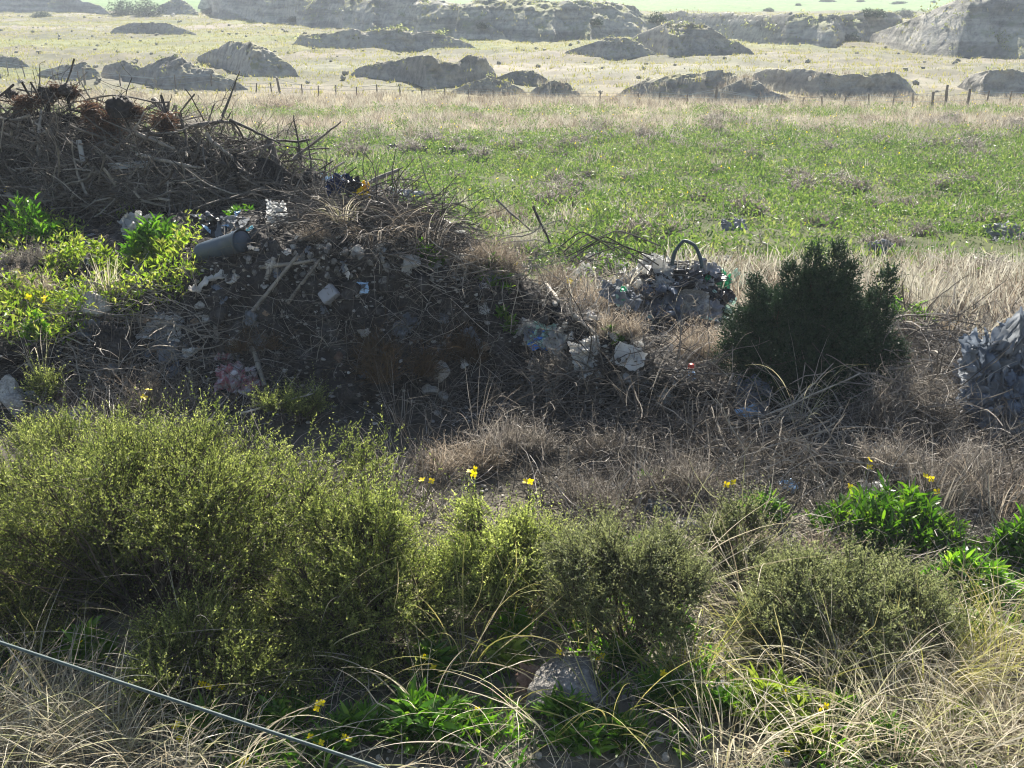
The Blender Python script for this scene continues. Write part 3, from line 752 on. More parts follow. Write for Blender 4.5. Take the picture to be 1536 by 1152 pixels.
# ---- fine-leaved grey-green shrubs in front
SHRUBS = [  # px, base py, width, top py, depth ratio, sprigs, material, options, label
    (265, 940, 560, 612, .75, 5200, 'sage', dict(hollow=True, flat=.6), 'widest yellow-green shrub with a dark shaded hollow in its middle'),
    (555, 985, 225, 716, .9, 1900, 'sage', {}, 'yellow-green shrub leaning against the right flank of the widest shrub'),
    (330, 1055, 250, 905, .8, 1100, 'sage', dict(lump=.4), 'low yellow-green shrub in front of the dark hollow of the widest shrub'),
    (5, 900, 190, 640, .9, 1400, 'sage', {}, 'yellow-green shrub cut by the left edge of the view'),
    (-20, 985, 150, 830, .9, 700, 'sage', {}, 'small green shrub cut by the left edge above the cable'),
    (750, 925, 190, 748, .9, 1500, 'sage', dict(bare=.28, lump=.4), 'upright green shrub with visible stems between the widest shrub and the bare-stemmed one'),
    (945, 995, 235, 788, .8, 1700, 'greysage', dict(bare=.4, lump=.35), 'rounded green shrub on bare dark stems behind the concrete chunk'),
    (1245, 985, 310, 832, .8, 2300, 'greysage', dict(lump=.2, sl=.085), 'wide grey-green shrub behind the long straw tussocks'),
    (850, 880, 110, 790, .9, 380, 'greysage', dict(lump=.5), 'thin shrub filling the gap between the upright and the bare-stemmed one'),
    (130, 760, 220, 640, .8, 1000, 'sage', dict(lump=.4), 'shrub rising behind the left half of the widest shrub'),
    (1100, 860, 110, 745, .9, 420, 'greysage', {}, 'thin grey-green shrub among curling straw beside the rounded green one'),
    (75, 622, 46, 545, .9, 130, 'sage', {}, 'single small green shrub on the pale rubble by the red brick'),
    (450, 640, 90, 585, .9, 260, 'sage', dict(lump=.5), 'wispy green shrub tips standing before the foot of the dark heap'),
]
for px, py, wd, top, dr, n, mt, kw, lab in SHRUBS:
    b = base_at(px, py); rx = pxsize(b, wd) / 2; ry = rx * dr
    D = b[1] + ry * .35; h = at_depth(px, top, D)[2] - b[2]
    b2 = b.copy(); b2[1] += ry * .3; b2[0] *= b2[1] / b[1]; b2[2] = zat(b2[0], b2[1])
    f, s = sage_shrub(rx * .94, ry * .94, h * .87, int(n * 1.7), RNG, **kw)
    r = empty('sage_shrub', b2, 0, lab, 'shrub', 'fine-leaved green shrubs')
    obj('foliage', f.mesh('sage_foliage'), M[mt], r); obj('stems', s.mesh('sage_stems'), M['stem'], r)

# ---- dark evergreen bush
def evergreen():
    b = base_at(1205, 606); b[1] += .35; b[0] *= b[1] / (b[1] - .35); b[2] = zat(b[0], b[1]); k = dist(b) / FPX
    pl = []
    for x, y, hh, r in ((0, .0, 225, 66), (-62, -.1, 190, 56), (-95, .02, 150, 48), (60, -.05, 165, 56), (92, .05, 175, 42), (25, -.2, 150, 62), (-28, -.22, 140, 58), (-50, .2, 175, 55), (45, .2, 200, 55), (-110, -.08, 95, 45), (104, -.1, 100, 46), (10, .1, 215, 50), (70, -.22, 110, 50), (-75, -.22, 100, 48), (22, 0, 238, 22), (-10, 0, 232, 20), (100, 0, 198, 18), (-88, 0, 182, 20), (45, 0, 205, 22), (-40, 0, 205, 20), (0, -.28, 60, 70), (60, -.28, 50, 60), (-60, -.28, 45, 60)):
        pl.append(((x * k * .55, y * .6, .02), (x * k * 1.02, y, hh * k * (.9 if r < 24 else .76)), 0, 0, r * k * .98))
    f, s = plume_shrub(pl, 18000, RNG)
    r = empty('evergreen_bush', b, 0, 'dark evergreen bush with upright tips standing beside the rubbish heap', 'bush')
    obj('foliage', f.mesh('evergreen_foliage'), M['evergreen'], r); obj('stems', s.mesh('evergreen_stems'), M['stem'], r)
evergreen()

# ---- dry twiggy shrubs
DRY = [  # px, base py, width, height px, twigs, material, label
    (470, 362, 80, 34, 400, 'drypink', 'small dry shrub on the very crown of the heap behind the rubble'),
    (380, 520, 110, 50, 400, 'darkdry', 'thin dark dry weed on the left of the heap face'),
    (850, 560, 120, 50, 600, 'dry', 'dry weed on the low right flank of the heap'),
    (1000, 640, 110, 50, 600, 'dry', 'dry weed at the right foot of the heap above the longest pale branch'),
    (1052, 552, 125, 85, 1500, 'drypink', 'round brown dry shrub in front of the scattered white rubbish'),
    (915, 470, 130, 75, 1200, 'drypink', 'brown dry shrub behind the white bag and cloths'),
    (845, 450, 110, 70, 1100, 'drypink', 'brown dry shrub on the heap flank beside the yellow film'),
    (735, 405, 120, 75, 1100, 'drypink', 'brown dry shrub on the shoulder of the dark heap'),
    (790, 385, 90, 70, 600, 'silver', 'pale wispy dry shrub behind the heap shoulder'),
    (925, 510, 90, 60, 700, 'drypink', 'low brown dry shrub above the pale plate on the heap flank'),
    (600, 560, 175, 100, 1100, 'darkdry', 'dark brown dry shrub growing out of the shaded heap face'),
    (690, 545, 110, 85, 700, 'darkdry', 'dark brown dry shrub on the shaded face beside the grey bag'),
    (1020, 745, 150, 85, 1200, 'dry', 'dense brown dry shrub below the long pale branch'),
    (925, 690, 150, 70, 1000, 'dry', 'brown dry shrub behind the fallen end of the pale branch'),
    (880, 770, 150, 70, 900, 'dry', 'matted brown dry shrub behind the rounded green shrub'),
    (790, 690, 170, 80, 1000, 'dry', 'grey-brown dry shrub in the shade under the heap foot'),
    (690, 700, 150, 70, 900, 'drypink', 'pale dry shrub behind the upright green shrub'),
    (245, 605, 150, 85, 700, 'drypink', 'tan dry shrub before the dark cavity at the heap corner'),
    (1355, 640, 140, 130, 1500, 'dry', 'tangled brown dry shrub between evergreen bush and tarpaulin heap'),
    (1330, 700, 150, 90, 900, 'dry', 'dark matted dry shrub around the torn white bag'),
    (1450, 740, 170, 110, 1000, 'dry', 'dry shrub with upright stems below the tarpaulin heap'),
    (1240, 850, 120, 60, 600, 'drypink', 'pinkish dry shrub under the bright green weeds'),
    (1400, 900, 110, 60, 600, 'drypink', 'pinkish dry shrub beside the dropped pale bottle'),
    (1130, 830, 90, 60, 400, 'drypink', 'pinkish dry shrub by the curling straw'),
    (1225, 336, 75, 30, 700, 'dry', 'round brown dry shrub alone in the green field above the evergreen'),
    (985, 345, 90, 28, 600, 'dry', 'brown dry shrub in the field behind the white rubbish'),
    (1370, 352, 90, 30, 600, 'dry', 'brown dry shrub in the green field near the scattered grey scraps'),
    (760, 335, 100, 32, 600, 'drypink', 'pale brown dry shrub at the near edge of the green field'),
    (875, 265, 50, 20, 350, 'dry', 'small brown dry shrub in mid-field straight above the white rubbish'),
    (1075, 262, 40, 14, 300, 'dry', 'small brown dry shrub in mid-field beyond the evergreen bush'),
    (1290, 285, 50, 16, 300, 'dry', 'small brown dry shrub in mid-field beyond the lone round one'),
    (640, 255, 50, 16, 300, 'dry', 'small brown dry shrub in mid-field behind the heap top'),
    (905, 240, 60, 18, 300, 'dry', 'brown dry shrub farther up the field beyond the smaller one'),
    (840, 232, 50, 16, 300, 'dry', 'brown dry shrub in the upper field left of its neighbour'),
    (1460, 205, 60, 16, 300, 'drypink', 'pale dry shrub at the far edge of the field by the fence'),
    (1085, 176, 45, 14, 300, 'drypink', 'pale dry shrub in the straw below the pointed earth cone'),
    (960, 195, 50, 14, 300, 'drypink', 'pale dry shrub in the straw below the dome-shaped mound'),
    (1300, 185, 60, 14, 300, 'drypink', 'pale dry shrub in the straw below the scooped pit wall'),
    (410, 165, 80, 24, 300, 'drypink', 'pale dry shrub behind the tallest twig of the brushwood'),
    (60, 300, 160, 60, 900, 'drypink', 'grey dry shrub at the foot of the brushwood by the green weeds'),
    (170, 300, 170, 55, 900, 'drypink', 'grey dry shrub at the foot of the brushwood under the white frame'),
    (300, 308, 150, 45, 800, 'drypink', 'grey dry shrub at the foot of the brushwood near the cyan scraps'),
    (40, 395, 90, 40, 500, 'dry', 'brown dry shrub among the green weeds at the left edge'),
    (60, 440, 120, 50, 500, 'drypink', 'pinkish dry shrub among the pale weeds at the left edge'),
]
for px, py, wd, hp, n, mt, lab in DRY:
    b = base_at(px, py); k = pxsize(b, 1); 
    g = twig_ball(wd * k / 2, wd * k / 2 * .8, hp * k * 1.1, n, RNG, w=max(.0035, .62 * k))
    tag(obj('dry_shrub', g.mesh('dry_shrub'), M[mt], None, b), lab, 'dry shrub', 'dry twiggy shrubs')

# ---- leafy green weeds
WEEDS = [  # px, base py, w, h, rosettes, leaf length px, material, label
    (1345, 838, 240, 95, 120, 26, 'leafy', 'largest bright green weed patch behind the pinkish dry stems'),
    (1460, 905, 150, 80, 60, 28, 'leafy', 'bright green weed patch beside the dropped pale bottle'),
    (1530, 850, 90, 85, 45, 26, 'leafy', 'bright green weeds cut by the edge beside the largest patch'),
    (1150, 790, 110, 40, 30, 22, 'leafy', 'straggling green weeds left of the largest weed patch'),
    (648, 1125, 150, 75, 34, 44, 'leafy', 'lush green leafy weed in front of the small grey stone'),
    (540, 1120, 110, 50, 20, 38, 'leafy', 'green weed left of the lush leafy one by the cable end'),
    (850, 1105, 120, 50, 22, 36, 'leafy', 'green weed growing in front of the concrete chunk'),
    (875, 1140, 110, 50, 18, 40, 'leafy', 'green weed at the bottom below the concrete chunk'),
    (1000, 1075, 110, 55, 18, 38, 'leafy', 'sparse green weed among straw beside the yellow flower'),
    (1165, 1095, 140, 75, 32, 34, 'weed', 'pale yellow-green weed between the straw tussocks'),
    (925, 1010, 70, 50, 14, 32, 'leafy', 'small green weed behind the concrete chunk'),
    (770, 965, 70, 40, 12, 30, 'leafy', 'small green weed under the upright green shrub'),
    (650, 1030, 70, 70, 14, 40, 'leafy', 'small green weed with long leaves beside the dry twigs'),
    (310, 1130, 100, 55, 18, 38, 'leafy', 'green weed under the cable among the pale straw'),
    (120, 1010, 120, 70, 26, 32, 'leafy', 'shaded green weed behind the cable at the left'),
    (230, 1050, 120, 60, 22, 32, 'leafy', 'shaded green weed below the low yellow-green shrub'),
    (490, 1145, 90, 40, 14, 36, 'leafy', 'green weed at the bottom beside the end of the cable'),
    (1330, 1140, 110, 40, 14, 34, 'leafy', 'green weed half hidden in the straw at the bottom'),
    (1265, 1090, 70, 35, 10, 32, 'leafy', 'tiny green weed among grey stones in the straw'),
    (945, 1135, 90, 45, 16, 34, 'leafy', 'green weed at the bottom between the chunk and the straw'),
    (760, 1010, 80, 40, 16, 30, 'weed', 'pale green weed behind the tile'),
    (1080, 1085, 90, 40, 16, 32, 'leafy', 'green weed beside the upright dark stone'),
    (420, 1100, 90, 45, 16, 34, 'leafy', 'green weed just above the cable near its end'),
    (1210, 1140, 110, 45, 20, 32, 'weed', 'pale weed at the bottom below the pale yellow-green one'),
    (1450, 1100, 80, 35, 12, 32, 'weed', 'pale weed in the flattened straw'),
    (35, 372, 120, 75, 55, 17, 'leafy', 'bright green weeds under the brushwood at the left edge'),
    (225, 388, 100, 58, 50, 20, 'leafy', 'tall bright green weeds left of the grey pipe'),
    (215, 418, 130, 50, 45, 17, 'weed', 'yellow-green weeds below the tall bright ones'),
    (115, 415, 120, 50, 45, 16, 'weed', 'yellow-green weeds in the middle of the left slope'),
    (30, 470, 120, 55, 45, 16, 'weed', 'yellow-green weeds at the left edge with one yellow bloom'),
    (120, 470, 120, 50, 40, 16, 'weed', 'yellow-green weeds above the heap corner rubble'),
    (55, 515, 90, 40, 25, 16, 'leafy', 'green weeds hanging over the dark cavity at the left'),
    (645, 405, 70, 32, 20, 16, 'leafy', 'small green weed beside the white stone on the heap'),
    (742, 432, 80, 34, 24, 16, 'leafy', 'small green weed on the heap shoulder under the dry shrub'),
    (760, 512, 50, 26, 12, 16, 'leafy', 'small dark green weed on the shaded heap flank'),
    (1100, 530, 34, 18, 8, 15, 'leafy', 'tiny bright green weed at the left foot of the evergreen bush'),
    (925, 535, 60, 18, 9, 14, 'leafy', 'tiny green weeds beside the pale plate'),
    (1350, 490, 120, 42, 55, 17, 'leafy', 'green weeds between the evergreen bush and the tarpaulin heap'),
    (1340, 445, 90, 22, 25, 16, 'weed', 'pale green weeds behind the evergreen bush'),
    (355, 322, 60, 18, 12, 15, 'leafy', 'tiny green weeds above the cyan scraps'),
    (970, 728, 40, 22, 8, 18, 'leafy', 'tiny green weed beneath the dense brown shrub'),
]
for px, py, wd, hp, n, lp, mt, lab in WEEDS:
    b = base_at(px, py); k = pxsize(b, 1); b = b + np.array([0, wd * k * .2, 0]); b[2] = zat(b[0], b[1])
    sp = 1 if n > 30 else .6
    g = leafy(wd * k / 2 * sp, wd * k / 2 * .7 * sp, hp * k * .95, int(n * (1.7 if lp > 18 else 1.1)), RNG, lp * k * (1.05 if lp > 18 else .85), lp * k * .19, base=b)
    tag(obj('green_weed', g.mesh('green_weed'), M[mt], None, b), lab, 'weed', 'leafy green weeds')

# ---- grass tussocks
TUS = [  # px, py, blades, length, width scale, kind, label
    (55, 1105, 130, .62, 1, 'straw', 'dense straw tussock at the left edge under the cable'),
    (150, 1140, 120, .6, 1, 'straw', 'straw tussock at the bottom below the cable'),
    (-30, 1065, 90, .65, 1, 'straw', 'straw tussock cut by the left edge'),
    (235, 1160, 90, .5, 1, 'straw', 'straw tussock cut by the bottom near the small green weed'),
    (110, 1075, 40, .6, 1, 'straw', 'thin straw tussock with high curling blades over the cable'),
    (30, 1165, 110, .55, 1, 'straw', 'straw tussock in the bottom corner below the cable'),
    (345, 1160, 50, .45, 1, 'straw', 'sparse straw tussock at the bottom below the cable'),
    (470, 985, 14, .7, 1, 'straw', 'few curling straw blades before the low yellow-green shrub'),
    (1190, 1015, 120, .62, 1, 'greengrass', 'yellow-green tussock in front of the grey-green shrub'),
    (1290, 1050, 130, .6, 1, 'straw', 'straw tussock with long crossing blades in front of the grey-green shrub'),
    (1395, 1035, 140, .62, 1, 'greengrass', 'upright yellow-green tussock right of the long crossing blades'),
    (1490, 1065, 130, .6, 1, 'straw', 'straw tussock near the right edge'),
    (1240, 1120, 90, .5, 1, 'straw', 'straw tussock at the bottom beside the pale yellow-green weed'),
    (1350, 1125, 120, .55, 1, 'straw', 'flattened straw tussock at the bottom'),
    (1440, 1140, 120, .55, 1, 'straw', 'flattened straw tussock with pale arcs at the bottom right'),
    (1530, 1130, 110, .55, 1, 'straw', 'straw tussock in the bottom right corner'),
    (1510, 985, 120, .55, 1, 'greengrass', 'upright yellow-green tussock at the right edge'),
    (1430, 985, 70, .5, 1, 'straw', 'small straw tussock under the bright green weed patch'),
    (1085, 1130, 60, .5, 1, 'straw', 'sparse straw tussock at the bottom with an orange base'),
    (1030, 1015, 60, .6, 1, 'greengrass', 'loose tussock with orange base beside the concrete chunk'),
    (915, 1100, 24, .6, 1, 'greengrass', 'few long blades with orange base in front of the concrete chunk'),
    (700, 1010, 26, .7, 1, 'greengrass', 'few long arching blades left of the concrete chunk'),
    (770, 930, 40, .75, 1, 'greengrass', 'tall arching blades through the upright green shrub'),
    (600, 880, 30, .8, 1, 'straw', 'long pale arching blades over the shrub beside the widest one'),
    (1130, 920, 60, .7, 1, 'straw', 'curling straw blades between the two green shrubs'),
    (1105, 850, 36, .7, 1, 'straw', 'curling straw blades with a pale seed head behind the grey-green shrub'),
    (880, 940, 40, .7, 1, 'greengrass', 'tall brown-green blades left of the bare-stemmed shrub'),
    (60, 960, 20, .75, 1, 'greengrass', 'few long arching blades in the dark at the left edge'),
    (640, 1090, 12, .7, 1, 'straw', 'few thin upright stems beside the lush green weed'),
    (290, 1010, 12, .75, 1, 'straw', 'few looping pale blades before the widest shrub'),
    (1000, 900, 22, .8, 1, 'straw', 'thin straight straw stems leaning across the rounded shrub'),
    (1200, 640, 26, .7, 1, 'straw', 'arching tan stems in front of the evergreen bush'),
]
for px, py, n, L, ws, mt, lab in TUS:
    b = base_at(px, py)
    few = n <= 26
    g = tussock(int(n * 1.35), RNG, L * (1.05 if few else .82), .13 if not few else .05, .0052, (.7, 2.0) if few else (.5, 2.2), .1)
    tag(obj('grass_tussock', g.mesh('grass_tussock'), M[mt], None, b), lab, 'grass', 'grass tussocks')

# upright wispy silver grass and orange dead stems
for px, py, n, L, a1, mt, nm, lab in (
    (1300, 455, 150, .42, (.1, .7), 'silver', 'dry_grass_clump', 'pale wispy grass behind the evergreen bush'),
    (1390, 460, 170, .42, (.1, .7), 'silver', 'dry_grass_clump', 'pale wispy grass behind the brown tangle'),
    (1470, 440, 170, .4, (.1, .7), 'silver', 'dry_grass_clump', 'pale wispy grass behind the tarpaulin heap'),
    (1540, 420, 150, .4, (.1, .7), 'silver', 'dry_grass_clump', 'pale wispy grass cut by the edge behind the tarpaulin'),
    (1420, 420, 120, .4, (.1, .7), 'silver', 'dry_grass_clump', 'pale wispy grass farther back behind the tarpaulin heap'),
    (700, 320, 60, .42, (.1, .6), 'silver', 'dry_grass_clump', 'silvery grass plume behind the pale slat'),
    (565, 362, 120, .42, (1.6, 2.6), 'drypink', 'dry_grass_clump', 'drooping dry grass hanging over the top of the heap'),
    (515, 335, 60, .32, (.9, 2.2), 'straw', 'dry_grass_clump', 'bleached grass tuft at the very top of the heap'),
    (640, 372, 90, .6, (1.2, 2.4), 'dry', 'dry_grass_clump', 'brown drooping grass under the black hose'),
    (600, 640, 26, .5, (.1, .5), 'dry', 'dry_grass_clump', 'thin orange-brown stems before the dark heap face'),
    (960, 650, 22, .7, (.3, 1.5), 'dry', 'dry_grass_clump', 'brown arching stems on the heap foot'),
    (715, 660, 18, .6, (.3, 1.6), 'dry', 'dry_grass_clump', 'leaning straw stems before the heap foot'),
    (60, 560, 40, .35, (.2, 1.2), 'straw', 'dry_grass_clump', 'dry grass over the pale rubble at the left edge'),
    (160, 440, 60, .3, (.2, 1.0), 'straw', 'dry_grass_clump', 'dry stems among the yellow-green weeds'),
    (1500, 770, 90, .42, (.2, 1.0), 'drypink', 'dry_grass_clump', 'dry upright grass under the tarpaulin heap'),
    (1400, 760, 80, .45, (.2, 1.0), 'dry', 'dry_grass_clump', 'dry upright grass behind the largest weed patch')):
    b = base_at(px, py)
    g = tussock(n, RNG, L, .18 if n > 60 else .08, .006, a1, 0, a0=(0, .35))
    tag(obj(nm, g.mesh(nm), M[mt], None, b), lab, 'dry grass', 'dry grass clumps')

# ---- yellow flowers on thin stems
def flower(px, py, hpx, nf, lab):
    # the bloom sits at the given pixel, its foot hpx photo pixels lower
    b = base_at(px + RNG.uniform(-12, 12), py + hpx); p = at_depth(px, py, b[1]); h = max(p[2] - b[2], .03)
    k = pxsize(p, 1); r = empty('yellow_flower', b, 0, lab, 'flower', 'yellow wildflowers')
    s = G(); top = p - b
    for i in range(nf):
        t = top + (RNG.normal(0, 1, 3) * np.array([9, 4, 6]) * k if nf > 1 else 0)
        P = np.stack([top * u + (t - top) * u ** 3 + np.array([RNG.normal(0, .004), 0, 0]) for u in np.linspace(0, 1, 6)])
        tubes(s, P[None], np.linspace(.0025, .0015, 6)[None], 4, RNG)
        f = G(); nrm = unit(RNG.normal(0, .5, 3) + np.array([0, -.6, .8])); a = unit(np.cross(nrm, [1, .2, 0])); c = np.cross(nrm, a)
        for j in range(4):
            th = j * PI / 2 + .4; d = unit(np.cos(th) * a + np.sin(th) * c + nrm * .25); e = np.cross(nrm, d)
            L = 5.6 * k; W = 4.6 * k
            v = [t, t + d * L * .5 + e * W * .5, t + d * L + e * W * .3, t + d * L - e * W * .3, t + d * L * .5 - e * W * .5]
            f.add(v, t=[(0, 1, 2), (0, 2, 3), (0, 3, 4)], rt=RNG.random())
        obj('bloom', f.mesh('flower_bloom'), M['yellow'], r)
    obj('stem', s.mesh('flower_stem'), M['field'], r)
for px, py, hp, nf, lab in (
    (320, 1027, 60, 5, 'largest yellow flower cluster beside the low yellow-green shrub'), (478, 1058, 60, 4, 'yellow flower cluster above the cable near the bottom'),
    (470, 1108, 35, 3, 'yellow flower cluster touching the cable'), (510, 1107, 35, 2, 'yellow flower just right of the cable cluster'),
    (267, 1087, 40, 2, 'yellow flower under the cable among straw'), (278, 1106, 30, 2, 'yellow flower lowest of the pair under the cable'),
    (122, 963, 50, 1, 'single yellow flower above the cable at the left'), (375, 1143, 25, 2, 'yellow flower at the bottom edge below the cable'),
    (638, 985, 50, 1, 'yellow flower over the dry twigs, upper of two'), (650, 1001, 45, 1, 'yellow flower over the dry twigs, lower of two'),
    (716, 1064, 30, 1, 'yellow flower beside the lush green weed'), (838, 978, 50, 1, 'yellow flower in front of the top of the concrete chunk'),
    (1000, 1014, 45, 2, 'yellow flower right of the concrete chunk'), (1012, 1031, 30, 1, 'paler yellow flower below its neighbour by the chunk'),
    (1230, 1065, 40, 2, 'yellow flower beside the pale yellow-green weed'), (1176, 1037, 40, 1, 'yellow flower at the top of the pale yellow-green weed'),
    (712, 711, 60, 3, 'yellow flower above the upright green shrub'), (642, 721, 50, 2, 'yellow flower above the leaning shrub'),
    (800, 722, 50, 2, 'yellow flower over the gap between two green shrubs'), (1098, 717, 45, 2, 'yellow flower in the shade below the fallen branches'),
    (1388, 714, 50, 1, 'yellow flower above the largest weed patch, upper of two'), (1391, 730, 40, 2, 'yellow flower above the largest weed patch, lower of two'),
    (1302, 693, 40, 2, 'yellow flower in front of the torn white bag'), (1275, 730, 40, 1, 'faint yellow flower left of the small white bag'),
    (57, 451, 40, 3, 'yellow bloom among the weeds at the left edge'), (238, 590, 40, 2, 'pale yellow flower before the tan dry shrub'),
    (862, 425, 20, 3, 'yellow flower by the pale film on the heap flank'), (755, 402, 25, 3, 'yellow flower on the heap shoulder'),
    (22, 288, 30, 3, 'yellow flower above the weeds under the brushwood'), (1280, 845, 30, 2, 'yellow flower on the pinkish dry stems'),
    (1145, 1050, 30, 1, 'yellow flower left of the pale yellow-green weed'), (1180, 1130, 20, 1, 'yellow flower at the bottom in the straw'),
    (905, 990, 30, 2, 'yellow flower in the blades right of the concrete chunk')):
    flower(px, py, hp, nf, lab)

# ------------------------------------------------------------------ uncountable ground cover
def stuff(name, g, m, label):
    tag(obj(name, g.mesh(name), m), label, name.replace('_', ' '), kind='stuff')

def field_xy(n, y0, y1, rng, mar=1.6):
    y = np.sqrt(rng.uniform(y0 ** 2, y1 ** 2, n)); x = rng.uniform(-1, 1, n) * (y * .6 + mar); return np.stack([x, y], -1)

def field_cover():
    rng = RNG
    xy = np.concatenate([field_xy(26000, 9.6, 42, rng), field_xy(1800, 8.4, 12.5, rng)]); p = np.concatenate([xy, 0 * xy[:, :1]], 1)
    pat = fbm(p * np.array([.8, 1.3, 1]), .35, 3, 61) + .6 * fbm(p, 1.1, 2, 66)
    green = smooth(9.0, 11.5, p[:, 1] + pat) * (1 - smooth(24, 32, p[:, 1] + 2.5 * pat)) + .55 * smooth(33, 35, p[:, 1]) * (1 - smooth(36, 38, p[:, 1]))
    green = green * np.where(p[:, 1] < 13.5, np.where(p[:, 0] > 2.2, .45, 1), 1)
    ok = (rng.random(len(p)) < green * smooth(-1.05, -.1, pat + .2)) ; ok &= ~((p[:, 0] < -1.2) & (p[:, 1] < 13.2))
    b = drop(xy[ok]); n = len(b); nl = 15
    nl = 22; hh = np.clip(rng.uniform(.04, .3, n) + .16 * fbm(b, 1.4, 2, 63), .03, .5); B = np.repeat(b, nl, 0); N = len(B)
    o = rng.normal(0, 1, (N, 3)) * np.array([.13, .13, 0]); o[:, 2] = rng.random(N) * np.repeat(hh, nl)
    g = G(); d = unit(rng.normal(0, .8, (N, 3)) + np.array([0, 0, .7]))
    leaves(g, B + o, d, rng.uniform(.035, .11, N), rng.uniform(.014, .036, N), rng, rnd=np.clip(np.repeat(rng.random(n), nl) * .55 + rng.random(N) * .5, 0, 1))
    stuff('green_ground_cover', g, M['field'], 'low green weeds covering the flat field behind the heap')
    # brown and straw tufts
    xy = np.concatenate([field_xy(14000, 9.4, 43, rng), field_xy(1500, 8.1, 12, rng)]); p = np.concatenate([xy, 0 * xy[:, :1]], 1)
    pat = fbm(p * np.array([.7, 1.4, 1]), .4, 3, 71) + .5 * fbm(p, 1.3, 2, 76)
    st = smooth(25, 31, p[:, 1] + 2 * pat) * (1 - smooth(41, 43, p[:, 1])) + .5 * smooth(-.1, .5, pat) + .9 * (p[:, 1] < 11.2 + pat) * (p[:, 0] > 1.6) + .35 * (p[:, 1] < 9.7) * (p[:, 0] > -.6)
    st = st * (1 - .6 * (smooth(33, 35, p[:, 1]) * (1 - smooth(36, 38, p[:, 1]))))
    ok = rng.random(len(p)) < st; ok &= ~((p[:, 0] > .5) & (p[:, 0] < 2.15) & (p[:, 1] < 8.9) & (rng.random(len(p)) < .85)); ok &= ~((p[:, 0] < -1.2) & (p[:, 1] < 13.2)); b = drop(xy[ok]); n = len(b)
    sel = rng.random(n)
    for nm, mt, lo, hi, L, w, nb in (('straw_grass', 'silver', 0, .5, .34, .011, 13), ('brown_grass', 'drypink', .5, 1, .3, .011, 13)):
        bb = b[(sel >= lo) & (sel < hi)]; B = np.repeat(bb, nb, 0) + rng.normal(0, .1, (len(bb) * nb, 3)) * np.array([1, 1, 0]); N = len(B)
        P = bend_paths(B, rng.random(N) * 6.3, L * rng.uniform(.4, 1.15, N), rng.uniform(0, .4, N), rng.uniform(.2, 1.3, N), 3, rng)
        g = G(); ribbons(g, P, w * rng.uniform(.6, 1.3, N), rng)
        if nm == 'brown_grass': k = rng.integers(0, N, N); leaves(g, P[k, rng.integers(2, 4, N)], rng.normal(size=(N, 3)), .03, .014, rng)
        stuff(nm, g, M[mt], {'straw_grass': 'pale dry grass in a band across the far side of the field', 'brown_grass': 'brownish dry grass scattered through the field'}[nm])
    # dark woody scrub spots in the green
    xy = field_xy(620, 10.2, 33, rng); p = np.concatenate([xy, 0 * xy[:, :1]], 1); ok = fbm(p, .4, 3, 81) > -.1; ok &= ~((p[:, 0] < -1.2) & (p[:, 1] < 13.2)); b = drop(xy[ok]); g = G()
    var = [twig_ball(.32, .28, .34, 260, rng, .009, 2, sub=3) for _ in range(4)]
    for i, q in enumerate(b):
        a = rng.random() * 6.3; s = rng.uniform(.6, 1.7)
        g.merge(var[i % 4], np.array([[math.cos(a), -math.sin(a), 0], [math.sin(a), math.cos(a), 0], [0, 0, rng.uniform(.6, 1)]]) * s, q)
    stuff('brown_undergrowth', g, M['dry'], 'countless brown twiggy spots dotted through the green field')
    xy = field_xy(420, 12, 41, rng); b = drop(xy); b = b[~((b[:, 0] < -1.2) & (b[:, 1] < 13.2))]; b[:, 2] += rng.uniform(.2, .4, len(b)); g = G()
    leaves(g, b, rng.normal(size=b.shape), .032, .024, rng); leaves(g, b, rng.normal(size=b.shape), .032, .024, rng)
    stuff('field_flowers', g, M['yellow'], 'tiny yellow flowers sprinkled over the green field')
    # tufts of the pasture and the mound tops
    xy = field_xy(30000, 42, 150, rng, 6); b = drop(xy); n = len(b); b[:, 2] -= .02
    B = np.repeat(b, 5, 0) + rng.normal(0, .12, (n * 5, 3)) * np.array([1, 1, 0]); N = len(B)
    P = bend_paths(B, rng.random(N) * 6.3, rng.uniform(.08, .26, N), rng.uniform(0, .5, N), rng.uniform(.3, 1.4, N), 2, rng)
    g = G(); ribbons(g, P, rng.uniform(.02, .05, N), rng); stuff('pasture_grass', g, M['greengrass'], 'short tufts of pasture grass around the spoil mounds')
    xy = field_xy(900, 43, 140, rng, 6); b = drop(xy); g = G(); var = [rock((.3, .3, .22), rng, 1, 5) for _ in range(6)]
    for i, q in enumerate(b): g.merge(var[i % 6], np.eye(3) * rng.uniform(.25, 1.1), q)
    stuff('clods_and_stones', g, M['mound'], 'loose clods and stones scattered on the pasture')
field_cover()

def bank_scrub():
    rng = RNG; xy = np.concatenate([np.stack([rng.uniform(-55, 70, 2600), rng.uniform(60, 112, 2600)], -1), np.stack([rng.uniform(-32, 34, 1500), rng.uniform(42, 75, 1500)], -1)])
    b = drop(xy); up = b[:, 2] - ground_h(b[:, 0], b[:, 1]); b = b[up > .25]; b = b[fbm(b, .3, 3, 88) > -.25]; n = len(b); s = rng.uniform(.5, 1.3, n) * np.interp(b[:, 1], [42, 60, 70], [.45, .5, 1.0]); nl = 16
    B = np.repeat(b, nl, 0) + rng.normal(0, .22, (n * nl, 3)) * np.repeat(s, nl)[:, None] * np.array([1, 1, .5]); B[:, 2] += .1
    g = G(); leaves(g, B, rng.normal(size=B.shape), .2 * np.repeat(s, nl), .1 * np.repeat(s, nl), rng)
    stuff('bank_scrub', g, M['greysage'], 'low grey-green scrub growing over the quarry banks and spoil mounds')
bank_scrub()

